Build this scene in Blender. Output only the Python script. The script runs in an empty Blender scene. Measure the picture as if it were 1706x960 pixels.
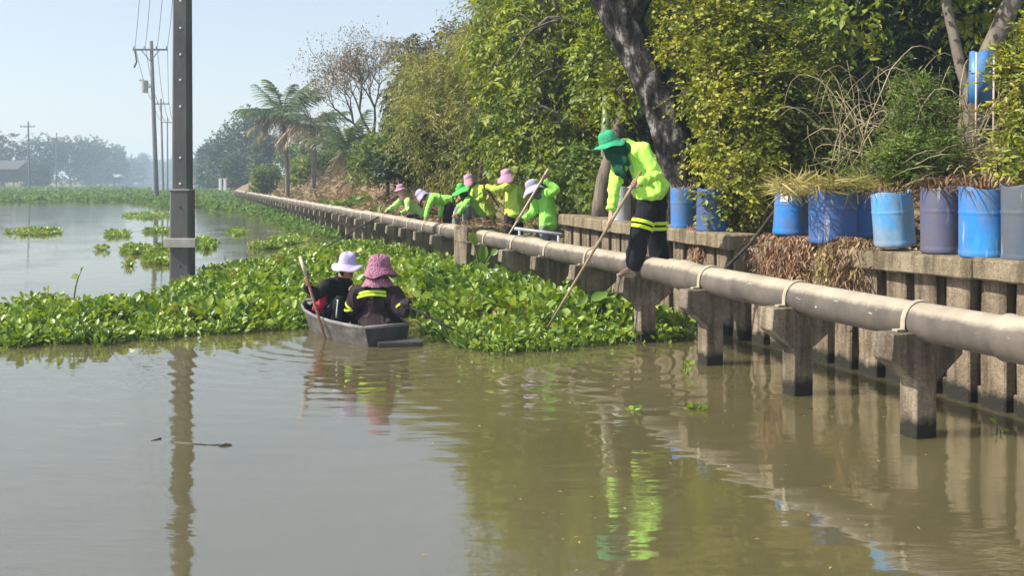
import bpy, bmesh, math, random
import numpy as np
from mathutils import Vector, Matrix, noise as mnoise

# ------------------------------------------------------------------ camera, sky, sun, exposure
scene = bpy.context.scene
C = scene.collection
EYE = 1.7                       # camera height above the water
cam_data = bpy.data.cameras.new('camera')
cam = bpy.data.objects.new('camera', cam_data)
C.objects.link(cam)
cam.location = (0, 0, EYE)
cam.rotation_euler = (math.radians(90), 0, 0)
cam_data.sensor_width = 36.0
cam_data.lens = 1600 / 1706 * 36
cam_data.shift_y = -180 / 1706
cam_data.clip_end = 6000
scene.camera = cam

SUN_EL, SUN_AZ = math.radians(44), math.radians(-101)      # azimuth clockwise from +Y
SUN = Vector((math.cos(SUN_EL) * math.sin(SUN_AZ), math.cos(SUN_EL) * math.cos(SUN_AZ), math.sin(SUN_EL)))
world = bpy.data.worlds.new('World')
scene.world = world
world.use_nodes = True
wn = world.node_tree.nodes
sky = wn.new('ShaderNodeTexSky')
sky.sky_type = 'NISHITA'
sky.sun_disc = False
sky.sun_elevation = SUN_EL
sky.sun_rotation = SUN_AZ % (2 * math.pi)
sky.air_density = 1.2
sky.dust_density = 1.0
sky.ozone_density = 2.2
veil = wn.new('ShaderNodeMix')          # thin even overcast veil over the whole sky
veil.data_type = 'RGBA'
veil.inputs[0].default_value = 0.5
veil.inputs[7].default_value = (4.6, 4.85, 5.35, 1)
world.node_tree.links.new(sky.outputs[0], veil.inputs[6])
world.node_tree.links.new(veil.outputs[2], wn['Background'].inputs[0])
wn['Background'].inputs[1].default_value = 0.110
sl = bpy.data.lights.new('sun', 'SUN')
sl.energy = 4.9
sl.angle = math.radians(0.6)
sl.color = (1.0, 0.945, 0.85)
so = bpy.data.objects.new('sun', sl)
C.objects.link(so)
so.rotation_euler = SUN.to_track_quat('Z', 'Y').to_euler()
so.location = (-20, 10, 30)
scene.view_settings.view_transform = 'Standard'
scene.view_settings.look = 'None'
scene.view_settings.gamma = 1
scene.view_settings.exposure = 0.68
scene.cycles.use_denoising = True
scene.cycles.max_bounces = 6
scene.cycles.transparent_max_bounces = 6
scene.cycles.volume_bounces = 2

# ------------------------------------------------------------------ coordinates
TH = math.radians(19.27)
D2 = (-math.sin(TH), math.cos(TH))      # along the pipe, away from the camera
N2 = (math.cos(TH), math.sin(TH))       # across, towards the bank


def TN(t, n, z=0.0):
    return Vector((D2[0] * t + N2[0] * n, D2[1] * t + N2[1] * n, z))


def tn_of(x, y):
    return D2[0] * x + D2[1] * y, N2[0] * x + N2[1] * y


def W(u, v, Y):
    """the point at distance Y that stands at this place of the photograph"""
    return Vector(((u - 853) / 1600 * Y, Y, EYE - (v - 300) / 1600 * Y))


def WZ(u, v, z=0.0):
    Y = 1600 * (EYE - z) / (v - 300)
    return W(u, v, Y)


def WN(u, n, z=0.0):
    k = (u - 853) / 1600
    Y = n / (N2[0] * k + N2[1])
    return Vector((k * Y, Y, z))


rng = np.random.default_rng(7)
R = random.Random(11)

# ------------------------------------------------------------------ object helpers


def tag(o, label=None, cat=None, group=None, kind=None):
    if label: o['label'] = label
    if cat: o['category'] = cat
    if group: o['group'] = group
    if kind: o['kind'] = kind
    return o


def empty(name, loc, label=None, cat=None, group=None):
    o = bpy.data.objects.new(name, None)
    o.empty_display_size = 0.1
    o.location = loc
    C.objects.link(o)
    return tag(o, label, cat, group)


def link(name, me, mat=None, parent=None, loc=None):
    """mesh data is in world coordinates (loc None) or local to loc"""
    o = bpy.data.objects.new(name, me)
    C.objects.link(o)
    if mat and not me.materials:
        me.materials.append(mat)
    if parent is not None:
        o.parent = parent
        if loc is None:
            # data in world coordinates, root is an unrotated Empty or mesh
            off = Vector((0, 0, 0)); p = parent
            while p is not None:
                off += p.location; p = p.parent
            o.location = -off
        else:
            o.location = loc
    elif loc is not None:
        o.location = loc
    return o


class MB:
    """collects shapes into one mesh"""

    def __init__(self):
        self.v = []; self.f = []

    def add(self, vs, fs):
        b = len(self.v)
        self.v += [tuple(x) for x in vs]
        self.f += [tuple(i + b for i in f) for f in fs]
        return self

    def box(self, c, sx, sy, sz, M=None, ch=0.0):
        """box with centre c, full sizes, optional 3x3 matrix; chamfered vertical and horizontal edges"""
        hx, hy, hz = sx / 2, sy / 2, sz / 2
        c = Vector(c)
        if ch <= 0:
            pts = [Vector((a * hx, b * hy, d * hz)) for a in (-1, 1) for b in (-1, 1) for d in (-1, 1)]
            fs = [(0, 1, 3, 2), (4, 6, 7, 5), (0, 4, 5, 1), (2, 3, 7, 6), (0, 2, 6, 4), (1, 5, 7, 3)]
            if M is not None: pts = [M @ p for p in pts]
            return self.add([p + c for p in pts], fs)
        bm = bmesh.new()
        bmesh.ops.create_cube(bm, size=1)
        for v in bm.verts: v.co = Vector((v.co.x * sx, v.co.y * sy, v.co.z * sz))
        bmesh.ops.bevel(bm, geom=bm.edges[:], offset=ch, segments=1, affect='EDGES')
        bm.verts.index_update()
        pts = [v.co.copy() for v in bm.verts]
        fs = [[v.index for v in f.verts] for f in bm.faces]
        bm.free()
        if M is not None: pts = [M @ p for p in pts]
        return self.add([p + c for p in pts], fs)

    def tube(self, path, radii, seg=8, cap=True, flat=1.0, side=None, jitter=0.0):
        path = [Vector(p) for p in path]
        n = len(path)
        if not hasattr(radii, '__len__'): radii = [radii] * n
        rings = []
        ref = None
        for i, p in enumerate(path):
            a = path[max(i - 1, 0)]; b = path[min(i + 1, n - 1)]
            t = (b - a)
            t = t.normalized() if t.length > 1e-9 else Vector((0, 0, 1))
            if side is not None:
                x = Vector(side) - t * t.dot(Vector(side))
                if x.length < 1e-4: x = t.orthogonal()
            elif ref is None:
                x = t.orthogonal()
            else:
                x = ref - t * t.dot(ref)
                if x.length < 1e-4: x = t.orthogonal()
            x.normalize(); ref = x
            y = t.cross(x)
            r = radii[i]
            rx, ry = (r if hasattr(r, '__len__') else (r, r * flat))
            ring = []
            for k in range(seg):
                a_ = 2 * math.pi * k / seg
                j = 1 + (R.uniform(-jitter, jitter) if jitter else 0)
                ring.append(p + x * (math.cos(a_) * rx * j) + y * (math.sin(a_) * ry * j))
            rings.append(ring)
        vs = [q for r in rings for q in r]
        fs = []
        for i in range(n - 1):
            for k in range(seg):
                k2 = (k + 1) % seg
                fs.append((i * seg + k, i * seg + k2, (i + 1) * seg + k2, (i + 1) * seg + k))
        if cap:
            fs.append(tuple(range(seg - 1, -1, -1)))
            fs.append(tuple(range((n - 1) * seg, n * seg)))
        return self.add(vs, fs)

    def capsule(self, p0, r0, p1, r1, seg=14, side=None, k=3):
        """closed tapered capsule; r may be (rx, ry)"""
        p0 = Vector(p0); p1 = Vector(p1)
        t = p1 - p0
        t = t.normalized() if t.length > 1e-9 else Vector((0, 0, 1))
        g0 = r0 if hasattr(r0, '__len__') else (r0, r0)
        g1 = r1 if hasattr(r1, '__len__') else (r1, r1)
        m0 = min(g0); m1 = min(g1)
        path = []; rad = []
        for i in range(k, 0, -1):
            a = math.pi / 2 * i / k * 0.97
            path.append(p0 - t * m0 * math.sin(a)); c = math.cos(a); rad.append((g0[0] * c, g0[1] * c))
        path.append(p0); rad.append(g0)
        path.append(p1); rad.append(g1)
        for i in range(1, k + 1):
            a = math.pi / 2 * i / k * 0.97
            path.append(p1 + t * m1 * math.sin(a)); c = math.cos(a); rad.append((g1[0] * c, g1[1] * c))
        return self.tube(path, rad, seg, True, 1.0, side if side is not None else t.orthogonal())

    def lathe(self, prof, seg=24, M=None, c=(0, 0, 0), cap=False, wob=None):
        vs = []; fs = []
        n = len(prof)
        for i, (r, z) in enumerate(prof):
            for k in range(seg):
                a = 2 * math.pi * k / seg
                rr, zz = (wob(i, a, r, z) if wob else (r, z))
                p = Vector((math.cos(a) * rr, math.sin(a) * rr, zz))
                if M is not None: p = M @ p
                vs.append(p + Vector(c))
        for i in range(n - 1):
            for k in range(seg):
                k2 = (k + 1) % seg
                fs.append((i * seg + k, i * seg + k2, (i + 1) * seg + k2, (i + 1) * seg + k))
        if cap:
            fs.append(tuple(range(seg - 1, -1, -1)))
            fs.append(tuple(range((n - 1) * seg, n * seg)))
        return self.add(vs, fs)

    def mesh(self, name, smooth=True, origin=None):
        me = bpy.data.meshes.new(name)
        v = self.v
        if origin is not None:
            o = Vector(origin)
            v = [(x - o.x, y - o.y, z - o.z) for x, y, z in v]
        me.from_pydata(v, [], self.f)
        if smooth:
            me.polygons.foreach_set('use_smooth', [True] * len(me.polygons))
        me.update()
        return me

    def build(self, name, mat, parent=None, smooth=True, sharp=None):
        me = self.mesh(name, smooth)
        if smooth and sharp:
            me.set_sharp_from_angle(angle=math.radians(sharp))
        return link(name, me, mat, parent)


def np_mesh(name, verts, faces_flat, nper, mat):
    """verts (N,3), faces_flat (M,nper)"""
    me = bpy.data.meshes.new(name)
    M = len(faces_flat)
    me.vertices.add(len(verts)); me.loops.add(M * nper); me.polygons.add(M)
    me.vertices.foreach_set('co', np.ascontiguousarray(verts, dtype=np.float32).ravel())
    me.loops.foreach_set('vertex_index', np.ascontiguousarray(faces_flat, dtype=np.int32).ravel())
    me.polygons.foreach_set('loop_start', np.arange(0, M * nper, nper, dtype=np.int32))
    me.polygons.foreach_set('use_smooth', np.ones(M, dtype=bool))
    me.update(calc_edges=True)
    me.materials.append(mat)
    return me


# ------------------------------------------------------------------ materials


def new_mat(name):
    m = bpy.data.materials.new(name)
    m.use_nodes = True
    nt = m.node_tree
    nt.nodes.clear()
    out = nt.nodes.new('ShaderNodeOutputMaterial')
    return m, nt, out


def ramp(nt, stops):
    r = nt.nodes.new('ShaderNodeValToRGB')
    els = r.color_ramp.elements
    while len(els) < len(stops): els.new(0.5)
    for e, (p, c) in zip(els, stops):
        e.position = p
        e.color = (*c, 1) if len(c) == 3 else c
    return r


def noise_node(nt, coord, scale, detail=4, rough=0.6, vec_scale=None):
    nz = nt.nodes.new('ShaderNodeTexNoise')
    nz.inputs['Scale'].default_value = scale
    nz.inputs['Detail'].default_value = detail
    nz.inputs['Roughness'].default_value = rough
    if vec_scale is not None:
        mp = nt.nodes.new('ShaderNodeMapping')
        mp.inputs['Scale'].default_value = vec_scale
        nt.links.new(coord, mp.inputs[0])
        nt.links.new(mp.outputs[0], nz.inputs['Vector'])
    else:
        nt.links.new(coord, nz.inputs['Vector'])
    return nz


def surf_mat(name, stops, scale=4, rough=0.8, bump=0.3, bump_scale=30, bump_dist=0.01, spec=0.3, detail=5, stretch=None, metal=0.0,
             fine=None, coat=None):
    """noise-coloured surface with fine relief (world-space pattern)"""
    m, nt, out = new_mat(name)
    g = nt.nodes.new('ShaderNodeNewGeometry')
    pos = g.outputs['Position']
    p = nt.nodes.new('ShaderNodeBsdfPrincipled')
    nz = noise_node(nt, pos, scale, detail, 0.62, stretch)
    r = ramp(nt, stops)
    nt.links.new(nz.outputs[0], r.inputs[0])
    col = r.outputs[0]
    if fine:
        nf = noise_node(nt, pos, fine[0], 3, 0.7)
        rf = ramp(nt, [(0.3, (1 - fine[1],) * 3), (0.7, (1 + fine[1],) * 3)])
        nt.links.new(nf.outputs[0], rf.inputs[0])
        mx = nt.nodes.new('ShaderNodeMix'); mx.data_type = 'RGBA'; mx.blend_type = 'MULTIPLY'
        mx.inputs[0].default_value = 1
        nt.links.new(col, mx.inputs[6]); nt.links.new(rf.outputs[0], mx.inputs[7])
        col = mx.outputs[2]
    nt.links.new(col, p.inputs['Base Color'])
    p.inputs['Roughness'].default_value = rough
    p.inputs['Specular IOR Level'].default_value = spec
    p.inputs['Metallic'].default_value = metal
    nb = noise_node(nt, pos, bump_scale, 6, 0.7, stretch)
    bp = nt.nodes.new('ShaderNodeBump')
    bp.inputs['Strength'].default_value = bump
    bp.inputs['Distance'].default_value = bump_dist
    nt.links.new(nb.outputs[0], bp.inputs['Height'])
    nt.links.new(bp.outputs[0], p.inputs['Normal'])
    nt.links.new(p.outputs[0], out.inputs[0])
    m['_col'] = 1
    return m


def leaf_mat(name, stops, trans=0.3, rough=0.5, spec=0.35, veins=False):
    """leaf colour varies from leaf to leaf"""
    m, nt, out = new_mat(name)
    g = nt.nodes.new('ShaderNodeNewGeometry')
    r = ramp(nt, stops)
    nz = noise_node(nt, g.outputs['Position'], 1.1, 2, 0.6)
    mth = nt.nodes.new('ShaderNodeMath'); mth.operation = 'MULTIPLY_ADD'
    mth.inputs[1].default_value = 0.7
    nt.links.new(g.outputs['Random Per Island'], mth.inputs[0])
    sub = nt.nodes.new('ShaderNodeMath'); sub.operation = 'MULTIPLY_ADD'
    sub.inputs[1].default_value = 1.5; sub.inputs[2].default_value = -0.62
    nt.links.new(nz.outputs[0], sub.inputs[0])
    nt.links.new(sub.outputs[0], mth.inputs[2])
    nt.links.new(mth.outputs[0], r.inputs[0])
    p = nt.nodes.new('ShaderNodeBsdfPrincipled')
    p.inputs['Roughness'].default_value = rough
    p.inputs['Specular IOR Level'].default_value = spec
    nt.links.new(r.outputs[0], p.inputs['Base Color'])
    tr = nt.nodes.new('ShaderNodeBsdfTranslucent')
    hs = nt.nodes.new('ShaderNodeHueSaturation')
    hs.inputs['Hue'].default_value = 0.485; hs.inputs['Saturation'].default_value = 1.15; hs.inputs['Value'].default_value = 1.5
    nt.links.new(r.outputs[0], hs.inputs['Color'])
    nt.links.new(hs.outputs[0], tr.inputs[0])
    mx = nt.nodes.new('ShaderNodeMixShader')
    mx.inputs[0].default_value = trans
    nt.links.new(p.outputs[0], mx.inputs[1]); nt.links.new(tr.outputs[0], mx.inputs[2])
    nt.links.new(mx.outputs[0], out.inputs[0])
    return m


def cloth_mat(name, col, var=0.12, rough=0.85, emit=0.0, weave=220):
    m, nt, out = new_mat(name)
    g = nt.nodes.new('ShaderNodeNewGeometry')
    p = nt.nodes.new('ShaderNodeBsdfPrincipled')
    nz = noise_node(nt, g.outputs['Position'], 9, 4, 0.6)
    r = ramp(nt, [(0.3, tuple(c * (1 - var) for c in col)), (0.7, tuple(min(1, c * (1 + var)) for c in col))])
    nt.links.new(nz.outputs[0], r.inputs[0])
    nt.links.new(r.outputs[0], p.inputs['Base Color'])
    p.inputs['Roughness'].default_value = rough
    p.inputs['Specular IOR Level'].default_value = 0.2
    nb = noise_node(nt, g.outputs['Position'], 26, 4, 0.6)
    bp = nt.nodes.new('ShaderNodeBump'); bp.inputs['Strength'].default_value = 0.5; bp.inputs['Distance'].default_value = 0.012
    nt.links.new(nb.outputs[0], bp.inputs['Height'])
    nt.links.new(bp.outputs[0], p.inputs['Normal'])
    nt.links.new(p.outputs[0], out.inputs[0])
    return m


def concrete_mat(name, light, dark, wet=True):
    m, nt, out = new_mat(name)
    g = nt.nodes.new('ShaderNodeNewGeometry')
    pos = g.outputs['Position']
    p = nt.nodes.new('ShaderNodeBsdfPrincipled')
    nz = noise_node(nt, pos, 2.6, 6, 0.65)
    r = ramp(nt, [(0.28, dark), (0.5, tuple((a + b) / 2 for a, b in zip(light, dark))), (0.68, light)])
    nt.links.new(nz.outputs[0], r.inputs[0])
    # vertical run-off streaks
    ns = noise_node(nt, pos, 7, 4, 0.6, (1.6, 1.6, 0.16))
    rs = ramp(nt, [(0.40, (0.38, 0.36, 0.33)), (0.56, (1, 1, 1))])
    nt.links.new(ns.outputs[0], rs.inputs[0])
    m1 = nt.nodes.new('ShaderNodeMix'); m1.data_type = 'RGBA'; m1.blend_type = 'MULTIPLY'; m1.inputs[0].default_value = 0.75
    nt.links.new(r.outputs[0], m1.inputs[6]); nt.links.new(rs.outputs[0], m1.inputs[7])
    # speckle
    nf = noise_node(nt, pos, 55, 3, 0.75)
    rf = ramp(nt, [(0.35, (0.72, 0.72, 0.72)), (0.65, (1.15, 1.15, 1.15))])
    nt.links.new(nf.outputs[0], rf.inputs[0])
    m2 = nt.nodes.new('ShaderNodeMix'); m2.data_type = 'RGBA'; m2.blend_type = 'MULTIPLY'; m2.inputs[0].default_value = 1
    nt.links.new(m1.outputs[2], m2.inputs[6]); nt.links.new(rf.outputs[0], m2.inputs[7])
    col = m2.outputs[2]
    rough_out = None
    if wet:
        # tide mark: wet, slimy band just above the water
        sx = nt.nodes.new('ShaderNodeSeparateXYZ'); nt.links.new(pos, sx.inputs[0])
        nw = noise_node(nt, pos, 5, 3, 0.6)
        ma = nt.nodes.new('ShaderNodeMath'); ma.operation = 'MULTIPLY_ADD'; ma.inputs[1].default_value = -0.16
        nt.links.new(nw.outputs[0], ma.inputs[0]); nt.links.new(sx.outputs[2], ma.inputs[2])
        rw = ramp(nt, [(0.0, (1, 1, 1)), (0.06, (0, 0, 0))])
        nt.links.new(ma.outputs[0], rw.inputs[0])
        m3 = nt.nodes.new('ShaderNodeMix'); m3.data_type = 'RGBA'
        nt.links.new(rw.outputs[0], m3.inputs[0]); nt.links.new(col, m3.inputs[6]); m3.inputs[7].default_value = (0.035, 0.033, 0.024, 1)
        col = m3.outputs[2]
    nt.links.new(col, p.inputs['Base Color'])
    p.inputs['Roughness'].default_value = 0.9
    p.inputs['Specular IOR Level'].default_value = 0.2
    nb = noise_node(nt, pos, 24, 8, 0.75)
    bp = nt.nodes.new('ShaderNodeBump'); bp.inputs['Strength'].default_value = 1.0; bp.inputs['Distance'].default_value = 0.035
    nt.links.new(nb.outputs[0], bp.inputs['Height'])
    nt.links.new(bp.outputs[0], p.inputs['Normal'])
    nt.links.new(p.outputs[0], out.inputs[0])
    return m


def pipe_mat():
    m, nt, out = new_mat('dusty_pipe')
    g = nt.nodes.new('ShaderNodeNewGeometry')
    pos = g.outputs['Position']
    p = nt.nodes.new('ShaderNodeBsdfPrincipled')
    na = noise_node(nt, pos, 3.5, 5, 0.6)
    under = ramp(nt, [(0.3, (0.065, 0.055, 0.047)), (0.7, (0.15, 0.125, 0.10))])
    nt.links.new(na.outputs[0], under.inputs[0])
    dust = ramp(nt, [(0.3, (0.27, 0.225, 0.165)), (0.7, (0.42, 0.36, 0.27))])
    nt.links.new(na.outputs[0], dust.inputs[0])
    sx = nt.nodes.new('ShaderNodeSeparateXYZ'); nt.links.new(g.outputs['Normal'], sx.inputs[0])
    nb = noise_node(nt, pos, 6, 6, 0.7)
    ma = nt.nodes.new('ShaderNodeMath'); ma.operation = 'MULTIPLY_ADD'; ma.inputs[1].default_value = 0.55
    nt.links.new(nb.outputs[0], ma.inputs[0]); nt.links.new(sx.outputs[2], ma.inputs[2])
    rw = ramp(nt, [(0.68, (0, 0, 0)), (0.95, (1, 1, 1))])
    nt.links.new(ma.outputs[0], rw.inputs[0])
    mx = nt.nodes.new('ShaderNodeMix'); mx.data_type = 'RGBA'
    nt.links.new(rw.outputs[0], mx.inputs[0]); nt.links.new(under.outputs[0], mx.inputs[6]); nt.links.new(dust.outputs[0], mx.inputs[7])
    # pale splashes
    ns = noise_node(nt, pos, 9, 3, 0.5, (1, 1, 2.5))
    rs = ramp(nt, [(0.70, (0, 0, 0)), (0.74, (1, 1, 1))])
    nt.links.new(ns.outputs[0], rs.inputs[0])
    m2 = nt.nodes.new('ShaderNodeMix'); m2.data_type = 'RGBA'
    mm = nt.nodes.new('ShaderNodeMath'); mm.operation = 'MULTIPLY'; mm.inputs[1].default_value = 0.6
    nt.links.new(rs.outputs[0], mm.inputs[0]); nt.links.new(mm.outputs[0], m2.inputs[0])
    nt.links.new(mx.outputs[2], m2.inputs[6]); m2.inputs[7].default_value = (0.6, 0.58, 0.53, 1)
    nt.links.new(m2.outputs[2], p.inputs['Base Color'])
    p.inputs['Roughness'].default_value = 0.62
    p.inputs['Specular IOR Level'].default_value = 0.35
    n3 = noise_node(nt, pos, 40, 5, 0.7)
    bp = nt.nodes.new('ShaderNodeBump'); bp.inputs['Strength'].default_value = 0.35; bp.inputs['Distance'].default_value = 0.006
    nt.links.new(n3.outputs[0], bp.inputs['Height']); nt.links.new(bp.outputs[0], p.inputs['Normal'])
    nt.links.new(p.outputs[0], out.inputs[0])
    return m


BOAT_C = WZ(632, 560)


def water_mat():
    m, nt, out = new_mat('canal_water')
    g = nt.nodes.new('ShaderNodeNewGeometry')
    pos = g.outputs['Position']
    p = nt.nodes.new('ShaderNodeBsdfPrincipled')
    nz = noise_node(nt, pos, 0.35, 4, 0.6)
    r = ramp(nt, [(0.3, (0.088, 0.075, 0.032)), (0.7, (0.112, 0.096, 0.044))])
    nt.links.new(nz.outputs[0], r.inputs[0])
    nt.links.new(r.outputs[0], p.inputs['Base Color'])
    p.inputs['Roughness'].default_value = 0.035
    p.subsurface_method = 'BURLEY'
    p.inputs['Subsurface Weight'].default_value = 1.0
    p.inputs['Subsurface Radius'].default_value = (1.0, 0.9, 0.6)
    p.inputs['Subsurface Scale'].default_value = 0.35
    p.inputs['IOR'].default_value = 3.0
    p.inputs['Specular IOR Level'].default_value = 0.5

    def math_(op, a=None, b=None, c=None):
        n = nt.nodes.new('ShaderNodeMath'); n.operation = op
        for i, x in enumerate((a, b, c)):
            if x is None: continue
            if isinstance(x, (int, float)): n.inputs[i].default_value = x
            else: nt.links.new(x, n.inputs[i])
        return n.outputs[0]
    # calm, choppier in patches and on the right
    big = noise_node(nt, pos, 0.55, 2, 0.5)
    patch = ramp(nt, [(0.48, (0.10,) * 3), (0.66, (1, 1, 1))])
    nt.links.new(big.outputs[0], patch.inputs[0])
    a = noise_node(nt, pos, 2.6, 2, 0.5, (0.55, 1.5, 1))
    b = noise_node(nt, pos, 8.0, 3, 0.55, (0.5, 1.7, 1))
    h = math_('MULTIPLY', a.outputs[0], 0.0042)
    hb = math_('MULTIPLY', b.outputs[0], 0.0034)
    hb = math_('MULTIPLY', hb, patch.outputs[0])
    h = math_('ADD', h, hb)
    # rings spreading from the boat and from the worker's pole
    for cx, cy, wl, amp, fall in ((BOAT_C.x, BOAT_C.y, 0.24, 0.0034, 1.5), (1.0, 9.0, 0.3, 0.0022, 1.6)):
        vs = nt.nodes.new('ShaderNodeVectorMath'); vs.operation = 'DISTANCE'
        nt.links.new(pos, vs.inputs[0]); vs.inputs[1].default_value = (cx, cy, 0)
        d = vs.outputs['Value']
        dn = noise_node(nt, pos, 1.5, 2, 0.5)
        ph = math_('MULTIPLY_ADD', dn.outputs[0], 3.5, math_('MULTIPLY', d, 2 * math.pi / wl))
        s = math_('SINE', ph)
        e = math_('POWER', 2.718, math_('MULTIPLY', d, -1 / fall))
        h = math_('ADD', h, math_('MULTIPLY', math_('MULTIPLY', s, e), amp))
    bp = nt.nodes.new('ShaderNodeBump'); bp.inputs['Strength'].default_value = 1.0; bp.inputs['Distance'].default_value = 1.0
    nt.links.new(h, bp.inputs['Height'])
    nt.links.new(bp.outputs[0], p.inputs['Normal'])
    nt.links.new(p.outputs[0], out.inputs[0])
    return m


M = {}
M['concrete'] = concrete_mat('weathered_concrete', (0.44, 0.36, 0.255), (0.14, 0.112, 0.082))
M['coping'] = concrete_mat('coping_concrete', (0.44, 0.36, 0.24), (0.23, 0.18, 0.115), wet=False)
M['pile'] = concrete_mat('pile_concrete', (0.46, 0.36, 0.25), (0.21, 0.16, 0.11))
M['stained'] = concrete_mat('gap_shade_concrete', (0.12, 0.085, 0.06), (0.05, 0.037, 0.028))  # streaked brown, darkened to put the shade of the pile gaps into the colour
M['pipe'] = pipe_mat()
M['strap'] = surf_mat('strap_paint', [(0.3, (0.30, 0.25, 0.18)), (0.7, (0.44, 0.38, 0.28))], 12, 0.7, 0.3, 60)
M['water'] = water_mat()
M['earth'] = surf_mat('bank_earth', [(0.25, (0.11, 0.075, 0.042)), (0.5, (0.20, 0.145, 0.085)), (0.75, (0.30, 0.23, 0.14))], 2.2, 0.95, 0.9, 9, 0.06, 0.1, 8)
M['pole'] = surf_mat('pole_concrete', [(0.3, (0.085, 0.085, 0.085)), (0.7, (0.15, 0.148, 0.14))], 3, 0.9, 0.4, 40, 0.006, 0.2, 6, (1, 1, 0.3))
M['pole_pale'] = surf_mat('pale_concrete', [(0.3, (0.30, 0.28, 0.25)), (0.7, (0.42, 0.40, 0.36))], 6, 0.9, 0.4, 40)
M['white_paint'] = surf_mat('white_paint', [(0.3, (0.7, 0.7, 0.68)), (0.7, (0.8, 0.8, 0.78))], 8, 0.6, 0.1)
M['steel'] = surf_mat('galvanised_steel', [(0.3, (0.25, 0.27, 0.28)), (0.7, (0.38, 0.40, 0.41))], 9, 0.5, 0.2, 40, 0.004, 0.5)
M['dark_metal'] = surf_mat('dark_metal', [(0.3, (0.05, 0.05, 0.05)), (0.7, (0.09, 0.09, 0.09))], 9, 0.6, 0.2)
M['wire'] = surf_mat('wire', [(0.3, (0.05, 0.05, 0.055)), (0.7, (0.07, 0.07, 0.075))], 3, 0.6, 0.0)
M['bark_dark'] = surf_mat('bark_dark', [(0.40, (0.008, 0.007, 0.007)), (0.48, (0.035, 0.030, 0.027)), (0.56, (0.075, 0.066, 0.06)), (0.64, (0.30, 0.28, 0.25))], 7, 0.95, 1.0, 16, 0.05, 0.1, 8, (1, 1, 0.5), fine=(30, 0.55))
M['bark_grey'] = surf_mat('bark_grey', [(0.3, (0.10, 0.085, 0.065)), (0.7, (0.26, 0.22, 0.175))], 8, 0.95, 1.0, 22, 0.03, 0.1, 7, (1, 1, 0.3))
M['bark_thin'] = surf_mat('bark_thin', [(0.3, (0.07, 0.06, 0.05)), (0.7, (0.16, 0.14, 0.115))], 9, 0.95, 0.6, 30, 0.01, 0.1)
M['twig_dry'] = surf_mat('dry_twig', [(0.3, (0.22, 0.165, 0.09)), (0.7, (0.48, 0.39, 0.24))], 5, 0.9, 0.4, 60)
M['wood'] = surf_mat('pole_wood', [(0.3, (0.24, 0.17, 0.10)), (0.7, (0.40, 0.30, 0.19))], 9, 0.8, 0.4, 60, 0.004, 0.2, 5)
M['wood_pale'] = surf_mat('pale_wood', [(0.3, (0.45, 0.36, 0.27)), (0.7, (0.60, 0.50, 0.40))], 9, 0.7, 0.3, 60, 0.004)
M['wood_red'] = surf_mat('red_wood', [(0.3, (0.25, 0.12, 0.08)), (0.7, (0.40, 0.21, 0.15))], 9, 0.7, 0.3, 60, 0.004)
M['wood_dark'] = surf_mat('dark_wood', [(0.3, (0.03, 0.026, 0.022)), (0.7, (0.075, 0.065, 0.055))], 9, 0.85, 0.5, 40)
M['boat'] = surf_mat('boat_hull', [(0.28, (0.045, 0.04, 0.036)), (0.5, (0.085, 0.077, 0.07)), (0.72, (0.16, 0.145, 0.13))], 6, 0.75, 0.6, 28, 0.008, 0.3, 6, (1, 1, 2.2), fine=(60, 0.2))
M['boat_rim'] = surf_mat('boat_rim', [(0.3, (0.13, 0.125, 0.12)), (0.7, (0.26, 0.245, 0.23))], 9, 0.7, 0.5, 40)
M['boat_dark'] = surf_mat('boat_dark', [(0.3, (0.03, 0.03, 0.032)), (0.7, (0.07, 0.068, 0.066))], 9, 0.7, 0.4, 40)

M['hyacinth'] = leaf_mat('hyacinth_leaf', [(0.0, (0.055, 0.115, 0.018)), (0.3, (0.13, 0.225, 0.028)), (0.6, (0.235, 0.335, 0.042)), (0.88, (0.34, 0.42, 0.075)), (0.95, (0.36, 0.31, 0.08)), (1.0, (0.24, 0.15, 0.06))], 0.26, 0.38, 0.45)
M['hyacinth_far'] = leaf_mat('hyacinth_leaf_far', [(0.0, (0.05, 0.105, 0.02)), (0.5, (0.115, 0.20, 0.035)), (1.0, (0.20, 0.28, 0.07))], 0.3, 0.6, 0.25)
M['petiole'] = leaf_mat('petiole', [(0.0, (0.10, 0.18, 0.03)), (1.0, (0.24, 0.34, 0.08))], 0.2)
M['lf_yellow'] = leaf_mat('yellow_green_leaf', [(0.0, (0.05, 0.075, 0.010)), (0.4, (0.16, 0.195, 0.018)), (0.8, (0.33, 0.34, 0.032)), (1.0, (0.40, 0.31, 0.035))], 0.22)
M['lf_mid'] = leaf_mat('mid_green_leaf', [(0.0, (0.07, 0.12, 0.018)), (0.45, (0.19, 0.25, 0.028)), (1.0, (0.37, 0.38, 0.045))], 0.28)
M['lf_bamboo'] = leaf_mat('bamboo_leaf', [(0.0, (0.12, 0.15, 0.028)), (0.5, (0.24, 0.255, 0.055)), (1.0, (0.38, 0.33, 0.09))], 0.3)
M['lf_dark'] = leaf_mat('dark_leaf', [(0.0, (0.010, 0.024, 0.008)), (0.5, (0.024, 0.052, 0.012)), (1.0, (0.07, 0.11, 0.024))], 0.25, 0.4, 0.5)  # greens darkened to carry canopy shade on the backdrop trees
M['lf_bush'] = leaf_mat('bush_leaf', [(0.0, (0.055, 0.095, 0.018)), (0.5, (0.12, 0.185, 0.03)), (1.0, (0.23, 0.27, 0.06))], 0.3)
M['lf_olive'] = leaf_mat('olive_leaf', [(0.0, (0.085, 0.085, 0.038)), (0.5, (0.15, 0.145, 0.065)), (1.0, (0.22, 0.20, 0.10))], 0.3)
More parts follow.
